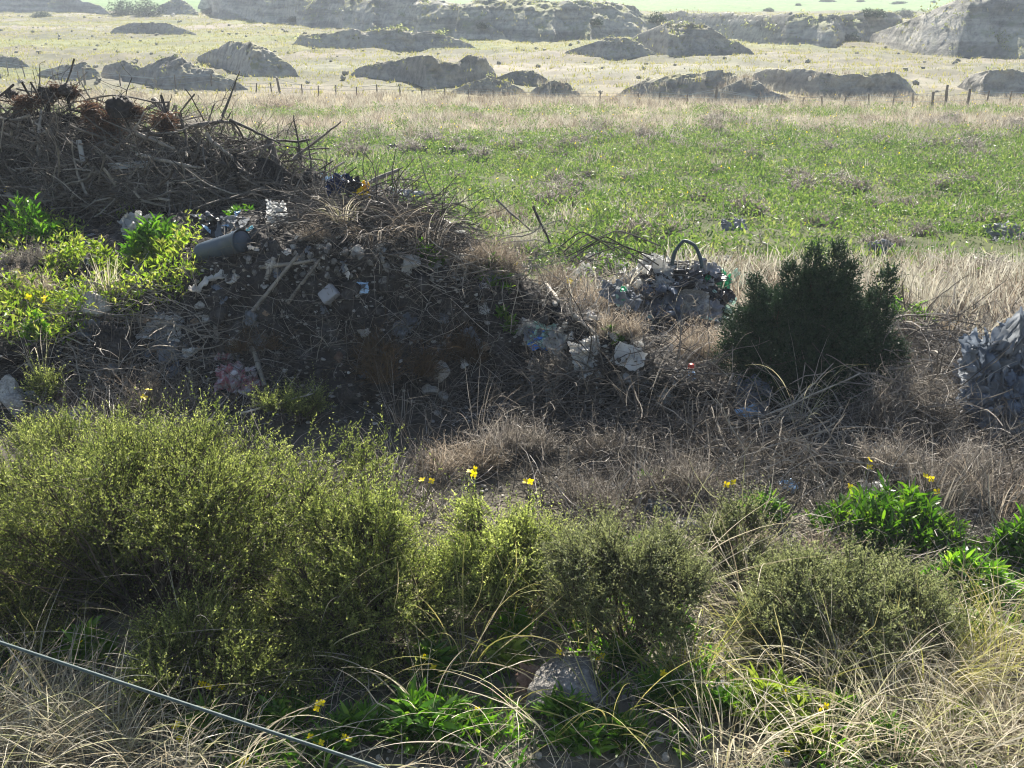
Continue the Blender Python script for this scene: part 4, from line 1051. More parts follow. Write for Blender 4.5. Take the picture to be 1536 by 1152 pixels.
def near_cover():
    rng = RNG
    def scatter(n, x0, x1, y0, y1): return drop(np.stack([rng.uniform(x0, x1, n), rng.uniform(y0, y1, n)], -1))
    def twigs(b, Lr, w, up, mt, name, label, S=5, crook=.22):
        n = len(b); d = rng.normal(size=(n, 3)); d[:, 2] = np.abs(d[:, 2]) * up + rng.uniform(-.1, .25, n)
        P = walk_paths(b + np.array([0, 0, .012]), d, rng.uniform(*Lr, n), S, rng, crook, -.02)
        P[:, :, 2] = np.maximum(P[:, :, 2], b[:, 2][:, None] + .004)
        g = G(); tubes(g, P, np.linspace(1, .4, S + 1)[None] * (w * rng.uniform(.5, 1.4, (n, 1))), 3, rng); stuff(name, g, M[mt], label)
    # wide mat of dead stems between the heap foot and the front shrubs
    b = scatter(19000, -3.4, 5.4, 4.3, 7.4)
    d = fbm(b, .9, 3, 91); b = b[rng.random(len(b)) < smooth(-.5, .2, d + .25 * (b[:, 0] > -.6))]
    twigs(b, (.12, .5), .0032, .7, 'dry', 'dead_stem_mat', 'grey-brown mat of dead stems between heap and front shrubs')
    b = scatter(3800, -3, 4.5, 2.7, 4.8); twigs(b, (.05, .28), .0026, .35, 'drypink', 'twig_litter', 'dead twig litter on the ground under the front shrubs')
    b = hits(rng.uniform(-60, 1100, 5200), rng.uniform(300, 640, 5200)); b = b[(b[:, 1] < 10.6)]
    twigs(b, (.06, .32), .003, .35, 'bark', 'heap_twigs', 'small dead twigs strewn all over the earth heap', crook=.18)
    # scraps and stones of the heap
    for nm, mt, n, s, lab in (('heap_gravel', 'stone', 1100, (.008, .034), 'small grey stones and rubble bits strewn over the earth heap'), ('white_scraps', 'whitecloth', 170, (.008, .028), 'tiny pale scraps of rubbish strewn over the heap')):
        b = hits(rng.uniform(-40, 1120, n), rng.uniform(365, 640, n)); b = b[b[:, 1] < 9.5]; var = [rock(1.0, rng, 2, 7) for _ in range(8)]; g = G()
        for i, q in enumerate(b):
            a = rng.random() * 6.3; g.merge(var[i % 8], np.array([[math.cos(a), -math.sin(a), 0], [math.sin(a), math.cos(a), 0], [0, 0, rng.uniform(.35, .9)]]) * rng.uniform(*s) * rng.choice([.7, 1, 1.3]), q)
        stuff(nm, g, M[mt], lab)
    b = hits(rng.normal(520, 95, 260), rng.normal(385, 24, 260)); b = b[b[:, 1] < 8.8]; var = [rock(1.0, rng, 2, 8, .06) for _ in range(8)]; g = G()
    for i, q in enumerate(b): g.merge(var[i % 8], np.array(Matrix.Rotation(rng.random() * 6, 3, 'Z')) * (.01 + .055 * rng.random() ** 3), q - [0, 0, .008])
    stuff('rubble', g, M['rubble'], 'grey rubble packed along the crown of the heap')
    b = scatter(1300, -3, 3.4, 2.8, 5.6); var = [rock(1.0, rng, 2, 7) for _ in range(8)]; g = G()
    for i, q in enumerate(b): g.merge(var[i % 8], np.eye(3) * rng.uniform(.006, .035), q)
    stuff('gravel', g, M['stone'], 'pale gravel on the bare ground under the front shrubs')
    # low green shoots and dry grass under the front plants
    b = scatter(2200, -3, 3.4, 2.8, 4.8); b = b[fbm(b, 1.3, 2, 95) > 0]; g = G(); n = len(b)
    if n:
        B = np.repeat(b, 7, 0) + rng.normal(0, .03, (n * 7, 3)) * np.array([1, 1, 0]); N = len(B)
        P = bend_paths(B, rng.random(N) * 6.3, rng.uniform(.04, .13, N), rng.uniform(0, .6, N), rng.uniform(.5, 1.6, N), 3, rng); ribbons(g, P, .014, rng, 'lance')
        stuff('green_seedlings', g, M['leafy'], 'small green seedlings scattered over the near ground')
    # loose straw lying over the near right and left ground
    b = np.concatenate([scatter(900, .9, 2.8, 2.8, 4.3), scatter(650, -2.6, -1.0, 2.7, 3.5), scatter(500, -1, 1, 2.8, 4.5)]); n = len(b)
    P = bend_paths(b + np.array([0, 0, .02]), rng.random(n) * 6.3, rng.uniform(.2, .65, n), rng.uniform(.4, 1.3, n), rng.uniform(1.3, 2.3, n), 10, rng, .35)
    P[:, :, 2] = np.maximum(P[:, :, 2], b[:, 2][:, None] + .006)
    g = G(); ribbons(g, P, .0055 * rng.uniform(.5, 1.3, n), rng); stuff('loose_straw', g, M['straw'], 'loose dry straw lying across the near ground')
    # weeds on the left slope and along the heap rim
    pxs, pys = rng.uniform(-60, 300, 650), rng.uniform(325, 525, 650); b = hits(pxs, pys); k = (fbm(b, 1.2, 2, 97) > -.35) & (pys < 520 - np.maximum(pxs - 60, 0) * .42 + 20); b = b[k]; n = len(b); nl = 10
    B = np.repeat(b, nl, 0) + rng.normal(0, .05, (n * nl, 3)) * np.array([1, 1, 0]); N = len(B); B[:, 2] += rng.uniform(0, .13, N)
    g = G(); leaves(g, B, unit(rng.normal(0, .8, (N, 3)) + np.array([0, 0, .6])), rng.uniform(.03, .075, N), rng.uniform(.012, .025, N), rng)
    stuff('slope_weeds', g, M['weed'], 'thin yellow-green weeds covering the slope left of the heap')
near_cover()
# ------------------------------------------------------------------ rubbish, stones and other single things
def frame_of(n, rot=0.0, up=.0):
    n = unit(np.asarray(n) * (1 - up) + np.array([0, 0, 1.]) * up)
    x = unit(np.cross(np.array([0, 1., 0]) if abs(n[1]) < .95 else np.array([0, 0, -1.]), n)); y = np.cross(n, x)
    c, s = math.cos(rot), math.sin(rot)
    return np.stack([x * c + y * s, -x * s + y * c, n], 1)

def put(name, label, cat, px, py, g, m, group=None, rot=0.0, up=.5, sink=.0, smooth_=True, mats=None, tilt=None, lift=0.0):
    b, n = hit(px, py)
    if 475 < px < 625 and 262 < py < 303:                    # things lying on the twigs at the very top of the heap
        b, n = hit(px, 304); b = b + np.array([0, 0, pxsize(b, 304 - py) * .95])
    Mx = frame_of(n, rot, up)
    if tilt is not None: Mx = Mx @ np.array(Matrix.Rotation(math.radians(tilt), 3, 'X'))
    o = G(); o.merge(g, Mx, b + np.array([0, 0, lift - sink]))
    me = o.mesh(name, smooth_, b)
    return tag(obj(name, me, m, None, b), label, cat, group)

def K(px, py): return pxsize(hit(px, 304 if 475 < px < 625 and 262 < py < 303 else py)[0], 1)

# stones, bricks and concrete
ST = [ # px, base py, w, h, material, name, label, cuts
    (862, 1050, 128, 58, 'rubble', 'concrete_chunk', 'large grey-brown concrete chunk lying in the weeds near the bottom', 8),
    (735, 1098, 26, 26, 'stone', 'stone', 'small smooth grey stone beside the lush green weed', 6),
    (1088, 1048, 26, 40, 'slate', 'stone', 'upright dark grey stone in the straw right of the concrete chunk', 6),
    (657, 565, 34, 28, 'stone', 'stone', 'grey stone at the foot of the dark dry shrub on the heap', 8),
    (646, 588, 22, 16, 'stone', 'stone', 'smaller grey stone under the heap face', 8),
    (663, 596, 16, 12, 'concrete', 'stone', 'tiny pale stone under the heap face', 8),
    (507, 540, 15, 17, 'brick', 'brick_piece', 'small red brick piece on the shaded heap face', 6),
    (308, 480, 12, 12, 'stone', 'stone', 'small pale round stone on the heap left of the planks', 6),
    (95, 604, 32, 30, 'brick', 'brick_piece', 'tan-red broken brick on the pale rubble at the left', 7),
    (15, 588, 50, 30, 'concrete', 'concrete_piece', 'flat grey concrete piece at the left edge under the weeds', 7),
    (52, 600, 36, 26, 'concrete', 'concrete_piece', 'pale concrete piece left of the red brick', 8),
    (25, 618, 44, 30, 'stone', 'concrete_piece', 'pale rubble block lowest at the left edge', 8),
    (70, 622, 30, 22, 'stone', 'concrete_piece', 'small pale rubble block below the red brick', 8),
    (112, 628, 36, 22, 'concrete', 'concrete_piece', 'pale rubble block right of the small green shrub', 8),
    (145, 462, 52, 36, 'stone', 'stone', 'grey earthy lump topping the heap corner beside the weeds', 9),
    (615, 396, 30, 16, 'white', 'stone', 'whitish round stone beside the green weed on the heap', 4),
    (700, 356, 0, 0, 'stone', '', '', 0),
    (405, 398, 18, 14, 'stone', 'stone', 'grey flat stone at the head of the crossed planks', 6),
    (440, 372, 11, 8, 'concrete', 'stone', 'small whitish stone on the sunlit heap crown', 6),
    (352, 420, 24, 14, 'stone', 'stone', 'grey stone under the long stick on the heap', 6),
    (300, 458, 16, 9, 'stone', 'stone', 'little grey stone left of the pale scrap on the heap', 6),
    (480, 372, 16, 9, 'stone', 'stone', 'grey rubble lump on the sunlit heap crown', 7),
    (535, 375, 22, 12, 'stone', 'stone', 'grey rubble lump under the drooping grass', 7),
    (1012, 565, 30, 14, 'concrete', 'stone', 'pale flat stone right of the white cups', 6),
    (1108, 552, 24, 10, 'concrete', 'stone', 'pale flat stone by the foot of the evergreen bush', 6),
    (218, 24, 6, 6, 'white', 'boulder', 'white boulder left of its twin on the far pasture', 3),
    (259, 24, 6, 5, 'white', 'boulder', 'white boulder right of its twin on the far pasture', 3),
    (868, 65, 8, 5, 'concrete', 'boulder', 'pale boulder at the tip of the smooth rounded spoil mound', 5),
    (1215, 120, 5, 6, 'white', 'boulder', 'white lump on the shaded pit wall', 4),
    (985, 1010, 14, 10, 'stone', 'stone', 'small stone between the chunk and the straw', 6),
    (1155, 1050, 20, 14, 'stone', 'stone', 'grey stone under the straw by the pale yellow-green weed', 6),
    (620, 1150, 22, 14, 'stone', 'stone', 'grey stone at the bottom beside the lush green weed', 6),
]
for px, py, w, h, mt, nm, lab, cuts in ST:
    if not w: continue
    k = K(px, py)
    put(nm, lab, nm.replace('_', ' '), px, py, rock((w * k, w * k * .85, h * k), RNG, 4, cuts, .06), M[mt], 'loose stones and masonry', 0 if w > 100 else RNG.random() * 6, .85, .01, False)

# crumpled bags and lumps
BAG = [ # px, py, w, h, material, name, label, amp
    (494, 280, 42, 28, 'paleblue', 'plastic_bag', 'pale blue-white bag at the end of the brushwood', .4),
    (513, 284, 40, 24, 'navy', 'plastic_bag', 'navy bag beside the pale blue-white one on the heap top', .4),
    (530, 282, 26, 22, 'black', 'plastic_bag', 'black bag beside the yellow scrap on the heap top', .4),
    (880, 462, 30, 34, 'paleblue', 'plastic_bag', 'bluish white bag standing alone on the heap flank', .45),
    (812, 505, 44, 16, 'mint', 'plastic_bag', 'pale mint bag above the blue film on the heap flank', .5),
    (845, 515, 52, 30, 'whitecloth', 'cloth_bundle', 'crumpled white cloth bundle right of the blue film', .5),
    (880, 533, 46, 42, 'whitecloth', 'cloth_bundle', 'furry off-white bundle under the bent branch', .3),
    (816, 512, 40, 14, 'blue', 'plastic_film', 'bright blue film on the heap flank', .5),
    (999, 598, 26, 20, 'white', 'plastic_bag', 'small translucent white bag on the low heap flank', .45),
    (935, 570, 15, 17, 'white', 'plastic_cup', 'white crushed cup below the pale plate', .3),
    (985, 410, 56, 36, 'white', 'plastic_bag', 'big bright white bag topping the scattered rubbish', .5),
    (960, 430, 60, 26, 'white', 'plastic_bag', 'white bag below the big bright one', .5),
    (870, 415, 44, 26, 'white', 'plastic_bag', 'torn white bag left of the scattered rubbish', .55),
    (905, 400, 40, 20, 'whitecloth', 'plastic_bag', 'dull white bag under the arching reeds', .5),
    (985, 460, 70, 44, 'bluegrey', 'plastic_bag', 'grey-blue bag hanging under the scattered rubbish', .5),
    (968, 485, 30, 30, 'greycloth', 'plastic_bag', 'grey bag lowest under the scattered rubbish', .5),
    (1075, 425, 40, 18, 'green', 'plastic_bag', 'green bag beside the evergreen bush', .5),
    (1102, 428, 42, 26, 'mint', 'plastic_bag', 'pale green bag touching the evergreen bush', .5),
    (1088, 460, 24, 34, 'mint', 'plastic_bag', 'pale green torn bag lower by the evergreen bush', .55),
    (1060, 466, 30, 14, 'white', 'plastic_bag', 'small white bag under the concrete lump', .4),
    (1322, 690, 52, 40, 'white', 'plastic_bag', 'torn white bag caught in the dark dry shrub', .55),
    (1312, 745, 46, 22, 'white', 'plastic_bag', 'small white bag above the largest weed patch', .5),
    (1182, 735, 24, 16, 'paleblue', 'plastic_bag', 'small bluish scrap in the dead stems', .6),
    (985, 775, 34, 24, 'bluegrey', 'plastic_bag', 'blue-grey bag behind the rounded green shrub', .4),
    (1035, 790, 40, 22, 'concrete', 'stone', 'pale stone behind the rounded green shrub', .15),
    (605, 495, 26, 46, 'greycloth', 'plastic_bag', 'grey-white torn bag among the dark dry shrubs on the heap', .55),
    (708, 512, 22, 40, 'greycloth', 'plastic_bag', 'grey torn bag on the shaded heap face', .55),
    (140, 500, 46, 22, 'greycloth', 'plastic_bag', 'grey-white bag on the heap corner left of the cloths', .55),
    (170, 525, 60, 46, 'heap', 'earth_lump', 'dark earth lump at the heap corner', .3),
    (72, 545, 44, 50, 'black', 'plastic_bag', 'added black film standing in for the dark cavity at the left end of the heap', .45),  # black wad put where the heap has only a dark cavity
    (195, 535, 40, 22, 'black', 'plastic_bag', 'added black film standing in for the dark cavity under the white cloth at the heap corner', .4),  # black wad in place of the shade in the hollow here
    (360, 575, 60, 26, 'redwhite', 'cloth_bundle', 'red-stained white cloth bundle at the heap foot', .45),
    (337, 540, 22, 20, 'redwhite', 'cloth_bundle', 'smaller red-stained white cloth above the bundle', .45),
    (543, 290, 24, 26, 'yellowp', 'plastic_scrap', 'bright yellow plastic scrap on the heap top', .35),
    (568, 380, 24, 22, 'white', 'plastic_scrap', 'cream torn scrap at the edge of the sunlit heap crown', .5),
    (212, 342, 50, 22, 'white', 'plastic_bag', 'white scrap among weeds under the brushwood', .5),
    (330, 355, 60, 20, 'black', 'plastic_bag', 'black film behind the grey pipe', .5),
    (350, 345, 44, 16, 'greycloth', 'plastic_bag', 'grey scrap behind the grey pipe', .5),
    (376, 343, 13, 11, 'cyan', 'plastic_scrap', 'small cyan scrap above the mouth of the grey pipe', .5),
    (352, 356, 18, 14, 'cyan', 'plastic_scrap', 'cyan scrap touching the grey pipe', .5),
    (655, 358, 34, 12, 'white', 'plastic_bag', 'white film at the end of the black hose', .5),
    (690, 350, 14, 26, 'white', 'plastic_scrap', 'white upright scrap beside the pale slat', .5),
    (850, 370, 26, 8, 'paleyellow', 'plastic_film', 'pale yellow film among the dry shrubs', .4),
    (845, 428, 34, 16, 'white', 'plastic_bag', 'white film on the heap flank by the yellow flower', .5),
    (785, 385, 34, 30, 'whitecloth', 'plastic_bag', 'hazy white film caught in the dry shrubs', .5),
    (430, 285, 0, 0, 'black', '', '', 0),
    (240, 245, 80, 50, 'black', 'plastic_bag', 'black bag under the brushwood beside the white frame', .45),
    (240, 252, 60, 18, 'paleblue', 'plastic_bag', 'white-blue scrap over the black bag in the brushwood', .5),
    (200, 228, 30, 24, 'green', 'plastic_bag', 'dark green scrap in the brushwood', .5),
    (1385, 858, 22, 14, 'mint', 'plastic_bottle', 'dropped pale bottle by the bright green weeds', .2),
    (1320, 380, 34, 24, 'slate', 'rubbish_heap', 'grey scraps in the green field behind the evergreen bush', .6),
    (1395, 352, 0, 0, 'slate', '', '', 0),
    (1510, 358, 60, 16, 'greycloth', 'rubbish_heap', 'pale grey scraps at the right edge of the green field', .6),
    (1505, 362, 20, 9, 'white', 'plastic_scrap', 'white scrap at the right edge of the green field', .5),
    (1100, 345, 40, 12, 'slate', 'rubbish_heap', 'dark scraps in the field above the evergreen bush', .6),
    (1030, 221, 8, 5, 'white', 'plastic_scrap', 'white speck of rubbish far out in the field', .5),
    (540, 225, 20, 7, 'black', 'rubbish_heap', 'dark scraps leftmost in the field beyond the brushwood', .6),
    (593, 224, 22, 8, 'black', 'rubbish_heap', 'dark scraps second in the field beyond the brushwood', .6),
    (630, 227, 22, 7, 'black', 'rubbish_heap', 'dark scraps third in the field beyond the brushwood', .6),
    (670, 230, 24, 7, 'black', 'rubbish_heap', 'dark scraps rightmost in the field beyond the brushwood', .6),
]
for px, py, w, h, mt, nm, lab, amp in BAG:
    if not w: continue
    k = K(px, py)
    soft = nm in ('plastic_bag', 'cloth_bundle', 'plastic_film', 'plastic_scrap', 'rubbish_heap')
    if px > 850 and px < 1110 and 390 < py < 490: h = h * .8
    tall = h > .75 * w; inpile = px > 850 and px < 1110 and 390 < py < 490
    g = wad((w * k * 1.15, max(w * .9, h * 1.1) * k, (.5 * h if tall else .85 * h) * k), RNG, 'flat') if soft else crumple((w * k, w * k * .75, h * k * 1.25), RNG, 4, amp, 1.6, .3)
    put(nm, lab, nm.replace('_', ' '), px, py, g, M[mt], None, RNG.uniform(-.5, .5), .1 if soft and tall else .6, .012, tilt=RNG.uniform(10, 45) if soft and w > 20 else None, lift=.03 if soft and w > 20 else 0)

# torn scraps nothing tells apart, lying through the rubbish
for n, x0, x1, y0, y1, w0, w1, mats, nm, lab, grp in ((110, 880, 1095, 388, 484, 8, 32, ('white', 'whitecloth', 'greycloth', 'white', 'slate', 'mint', 'black', 'white', 'whitecloth', 'green'), 'plastic_scrap', 'torn scrap of film lying among the scattered rubbish behind the evergreen bush', 'torn scraps in the scattered rubbish'),
        (36, 430, 770, 352, 440, 7, 22, ('white', 'whitecloth', 'greycloth', 'whitecloth'), 'plastic_scrap', 'small torn pale scrap along the sunlit crown of the heap', 'torn scraps on the heap crown'),
        (66, 780, 1060, 475, 610, 8, 26, ('white', 'whitecloth', 'greycloth'), 'plastic_scrap', 'small torn pale scrap on the low right flank of the heap', 'torn scraps on the heap flank'),
        (56, 90, 740, 340, 600, 8, 26, ('whitecloth', 'greycloth', 'bluegrey', 'card'), 'plastic_scrap', 'small grimy scrap half buried in the heap face', 'grimy scraps on the heap face'),
        (16, 290, 400, 325, 365, 10, 26, ('whitecloth', 'black', 'greycloth', 'paleblue'), 'plastic_scrap', 'small scrap of film on the ground behind the grey pipe', 'scraps behind the grey pipe'),
        (18, 590, 1330, 560, 790, 8, 22, ('whitecloth', 'greycloth', 'bluegrey'), 'plastic_scrap', 'pale scrap caught in the dead stems below the heap', 'scraps in the dead stems'),
        (22, 120, 300, 470, 560, 10, 30, ('whitecloth', 'greycloth', 'bluegrey', 'card'), 'plastic_scrap', 'grimy scrap among the sticks of the heap corner', 'scraps at the heap corner')):
    for _ in range(n):
        px, py = RNG.uniform(x0, x1), RNG.uniform(y0, y1); k = K(px, py); w = RNG.uniform(w0, w1) * k
        put(nm, lab, 'scrap', px, py, wad((w, w * RNG.uniform(.4, 1.1), w * RNG.uniform(.12, .4)), RNG), M[mats[RNG.integers(len(mats))]], grp, RNG.random() * 6, RNG.uniform(0, .5), .0, tilt=RNG.uniform(-15, 50), lift=.015)
# broken sticks and clods half buried in the heap
for i in range(60):
    px, py = RNG.uniform(180, 960), RNG.uniform(390, 610); p = hit(px, py)[0]; k = pxsize(p, 1)
    put('clod', 'brown clod of earth half buried in the heap face', 'clod', px, py, rock((1, .9, .7), RNG, 2, 7, .08).scale_(RNG.uniform(9, 30) * k), M['heap'], 'earth clods on the heap', RNG.random() * 6, .3, .02, False)
for px, py, w, h, mt, lab in ((960, 470, 90, 40, 'black', 'added black film darkening the gaps at the bottom of the scattered rubbish, nearest the brown shrub'), (1045, 470, 80, 44, 'slate', 'added dark grey film darkening the gaps under the plaster panel'), (1000, 425, 90, 40, 'black', 'added black film darkening the gaps behind the big bright white bag'), (1050, 405, 60, 36, 'slate', 'added dark grey film darkening the gap inside the hoop of hose'), (1080, 450, 50, 30, 'black', 'added black film darkening the gap between the green bags and the evergreen bush'), (930, 445, 70, 30, 'greycloth', 'pale grey film left of the black film')):  # black and slate film added as the dark gaps of the rubbish pile
    k = K(px, py); put('plastic_film', lab, 'plastic film', px, py, wad((w * k, w * k * .6, h * k * .6), RNG, 'flat'), M[mt], None, RNG.uniform(-.6, .6), .6, .01, tilt=18)
# sheets and cloths
SH = [ # px, py, w, h, material, name, label, tilt, rot, amp, curl
    (415, 344, 36, 40, 'white', 'plastic_sheet', 'white plastic sheet standing on edge above the grey pipe', 62, .6, .07, .12),
    (588, 300, 84, 40, 'greycloth', 'plastic_sheet', 'grey-white film draped over the heap top by the yellow scrap', 25, -.35, .2, .1),
    (243, 500, 66, 40, 'whitecloth', 'cloth', 'dirty white cloth hanging over the heap corner', 20, .1, .2, .1),
    (258, 522, 40, 56, 'greycloth', 'cloth', 'grey cloth strip hanging below the dirty white cloth', 20, .3, .2, .1),
    (270, 505, 40, 26, 'whitecloth', 'cloth', 'small white rag right of the grey cloth strip', 20, -.3, .25, .1),
    (322, 432, 76, 12, 'whitecloth', 'cloth', 'long pale rag lying across the upper heap', 10, .65, .2, .1),
    (543, 436, 20, 18, 'paleblue', 'carton', 'pale blue and white carton on the heap face', 40, .2, .12, .05),
    (943, 540, 46, 34, 'whitecloth', 'plate', 'pale flat plate under the bent branch', 35, -.3, .04, .03),
    (1125, 612, 50, 80, 'bluegrey', 'cloth', 'grey-blue trousers-like cloth hanging by the evergreen bush', 50, -.35, .22, .1),
    (1122, 625, 40, 26, 'paleblue', 'cloth', 'pale blue rag under the grey-blue cloth', 30, .6, .2, .1),
    (1032, 462, 60, 46, 'concrete', 'plaster_panel', 'lumpy grey plaster panel among the scattered rubbish', 48, -.25, .2, .1),
    (1000, 440, 120, 16, 'black', 'plastic_strip', 'black strip lying across the scattered rubbish', 20, .2, .1, .05),
    (1060, 420, 60, 18, 'black', 'plastic_strip', 'black flat panel beside the green bag', 15, .05, .06, .05),
    (965, 452, 90, 12, 'white', 'plastic_strip', 'white slanting strip in the scattered rubbish', 15, .25, .06, .02),
    (950, 432, 90, 10, 'white', 'plastic_strip', 'white flat strip above the slanting one', 15, .02, .05, .02),
    (915, 390, 30, 12, 'paleyellow', 'plastic_film', 'yellowish film under the reeds', 15, .02, .1, .02),
]
for px, py, w, h, mt, nm, lab, tilt, rot, amp, curl in SH:
    k = K(px, py); g = sheet(w * k, h * k, RNG, 34, amp, 3.2, curl) if nm != 'plastic_sheet' or px > 500 else wad((w * k, h * k, .09), RNG, 'flat', 2)
    if tilt > 55: 
        for v in g.v: v[:, 1] += h * k * .5
    put(nm, lab, nm.replace('_', ' '), px, py, g, M[mt], None, rot, .6, -.01, True, tilt=tilt, lift=.01)

# tarpaulin heap at the right edge: several stiff crumpled sheets standing in a heap
def tarp():
    b = base_at(1500, 625); k = pxsize(b, 1)
    r = empty('tarpaulin_heap', b, 0, 'heap of crumpled grey-blue tarpaulin with upright peaks at the right edge', 'tarpaulin')
    for x, y, z, w, h, tl, ro, m in ((-52, .05, 62, 46, 70, 70, .6, 'greycloth'), (-34, .12, 78, 52, 84, 80, .2, 'bluegrey'), (-8, .1, 88, 30, 118, 84, -.5, 'greycloth'), (8, .16, 80, 56, 90, 74, .4, 'bluegrey'), (30, .08, 92, 34, 120, 86, -.2, 'bluegrey'), (48, .14, 90, 60, 100, 76, .5, 'greycloth'), (78, .1, 95, 50, 130, 82, -.3, 'bluegrey'), (104, .16, 90, 60, 120, 80, .3, 'greycloth'), (-46, -.06, 24, 56, 70, 52, .5, 'bluegrey'), (-16, -.1, 34, 46, 84, 62, -.2, 'greycloth'), (14, -.12, 36, 56, 76, 58, .3, 'bluegrey'), (46, -.1, 40, 50, 90, 64, -.4, 'slate'), (78, -.12, 40, 60, 90, 60, .2, 'greycloth'), (-24, -.22, 6, 60, 50, 40, .6, 'greycloth'), (12, -.26, 4, 60, 56, 46, -.5, 'whitecloth'), (44, -.26, 6, 56, 56, 44, .2, 'greycloth'), (80, -.24, 8, 64, 60, 48, -.3, 'whitecloth'), (20, .1, 40, 120, 110, 64, .0, 'slate'), (80, .12, 40, 100, 120, 66, .1, 'slate'), (-20, .14, 30, 90, 80, 60, .1, 'slate')):
        s_ = wad((w * k * 1.25, h * k * 1.15, 26 * k), RNG, 'flat')
        Mx = np.array(Matrix.Rotation(ro, 3, 'Z') @ Matrix.Rotation(math.radians(tl + RNG.uniform(-12, 6)), 3, 'X') @ Matrix.Rotation(RNG.uniform(-.5, .5), 3, 'Z'))
        g = G(); g.merge(s_, Mx, np.array([x * k, y, z * k * 1.05]))
        obj('tarpaulin_sheet', g.mesh('tarp_sheet', True), M[m], r)
tarp()

# grey plastic pipe with a dark open mouth
def pipe():
    p0, p1 = at_depth(304, 380, 7.75), at_depth(364, 362, 7.5); k = pxsize(p1, 1); R = 17.5 * k
    d = unit(p1 - p0); g = G(); t = np.array([0, .15, .6, .93, .935, 1.0])
    P = p0 + (p1 - p0) * t[:, None]; rr = np.array([R * .92, R * .95, R * .96, R * .97, R * 1.06, R * 1.06]); tubes(g, P[None], rr[None], 40, RNG)
    P2 = p0 + (p1 - p0) * np.array([1.0, 1.0, .9, 0])[:, None]; tubes(g, P2[None], np.array([[R * 1.06, R * .9, R * .88, R * .86]]), 40, RNG)
    o = tag(obj('pipe', g.mesh('pipe', True, p0), M['pipe'], None, p0), 'thick blue-grey plastic pipe with open mouth on the heap crest', 'pipe')
pipe()

# grey block, clay pot, small hard things
def hard():
    b, n = hit(498, 440); k = pxsize(b, 1); g = G(); Mx = frame_of(n, .05, .3)
    c = b + n * .035
    box(g, (26 * k, 22 * k, .07), c, Mx, .003, RNG)
    me = g.mesh('concrete_block', False, b); o = obj('concrete_block', me, M['slate'], None, b); tag(o, 'square grey block lying on the shaded heap face', 'block')
    bv = o.modifiers.new('bevel', 'BEVEL'); bv.width = .012; bv.segments = 3
    # dull broken tile leaning on the concrete chunk
    b = base_at(812, 1042); k = pxsize(b, 1); g = sheet(70 * k, 42 * k, RNG, 26, .05, 2.5, .02, .022, .2)
    Mx = np.array(Matrix.Rotation(.35, 3, 'Z') @ Matrix.Rotation(math.radians(52), 3, 'X') @ Matrix.Rotation(-.35, 3, 'Z')); G2 = G(); G2.merge(g, Mx, np.array([0, .02, 22 * k]))
    tag(obj('broken_tile', G2.mesh('broken_tile', False), M['brick'], None, b), 'dull brown broken tile leaning against the left of the concrete chunk', 'tile')
    # red-capped bottle
    b = base_at(1035, 570); k = pxsize(b, 1); r = empty('bottle', b, 0, 'small pale bottle with red top below the brown dry shrub', 'bottle')
    g = G(); P = np.array([[0, 0, z * k] for z in (0, 1, 8, 13, 17)])[None]; tubes(g, P, np.array([[8, 9, 9, 6, 3.5]]) * k, 16, RNG, cap=True); obj('bottle_body', g.mesh('bottle_body', True), M['paleblue'], r)
    g = G(); P = np.array([[0, 0, z * k] for z in (17, 17.5, 25, 26)])[None]; tubes(g, P, np.array([[4, 5, 4.4, 3]]) * k, 14, RNG, cap=True); obj('cap', g.mesh('bottle_cap', True), M['red'], r)
    # white frame strips in the brushwood: two laths meeting at a corner
    b0 = hit(128, 262)[0]; D = b0[1] - .25
    r = empty('lath_corner', at_depth(128, 256, D), 0, 'white broken frame corner of two laths lying in the brushwood', 'frame'); o0 = np.array(r.location)
    for nm, a, c, wd in (('upright_lath', (118, 210), (127, 256), 7), ('lower_lath', (125, 252), (222, 246), 9)):
        p, q_ = at_depth(*a, D), at_depth(*c, D - .03); k = pxsize(p, 1); d = unit(q_ - p); s = unit(np.cross(d, [0, 1, 0])); n = np.cross(s, d); g = G()
        box(g, (np.linalg.norm(q_ - p), wd * k, .02), (p + q_) / 2 - o0, np.stack([d, s, n], 1)); obj(nm, g.mesh(nm), M['white'], r)
hard()

# charred knots and rust-brown dead foliage on the brushwood
for px, py, w, lab in ((17, 138, 15, 'charred round knot sticking up at the left edge of the brushwood'), (66, 134, 17, 'charred round knot second along the top of the brushwood'), (98, 132, 16, 'charred round knot third along the top of the brushwood'), (70, 146, 16, 'charred knot just under the second one'), (182, 158, 34, 'biggest dark matted knot on the brushwood top'), (140, 238, 18, 'greyish round knot beside the white frame'), (152, 246, 16, 'small greyish round knot on the lower lath of the white frame'), (466, 262, 24, 'dark knot at the end of the brushwood by the pale bag')):
    D = 10.45 if py < 150 else 10.3 if py < 200 else 9.9
    p = at_depth(px, py, D); k = pxsize(p, 1); g = crumple((w * k, w * k, w * k * 1.15), RNG, 4, .5, 2.6, .2)
    for v in g.v: v[:, 2] -= w * k * .5
    f = branch_geo((0, 0, -w * k * .3), (RNG.normal(0, .12), .1, -w * k * .4 - .35), .016, .012, RNG, .06, 2); g.merge(f)
    tag(obj('charred_knot', g.mesh('charred_knot', True), M['cork'], None, p), lab, 'knot', 'charred knots on the brushwood')
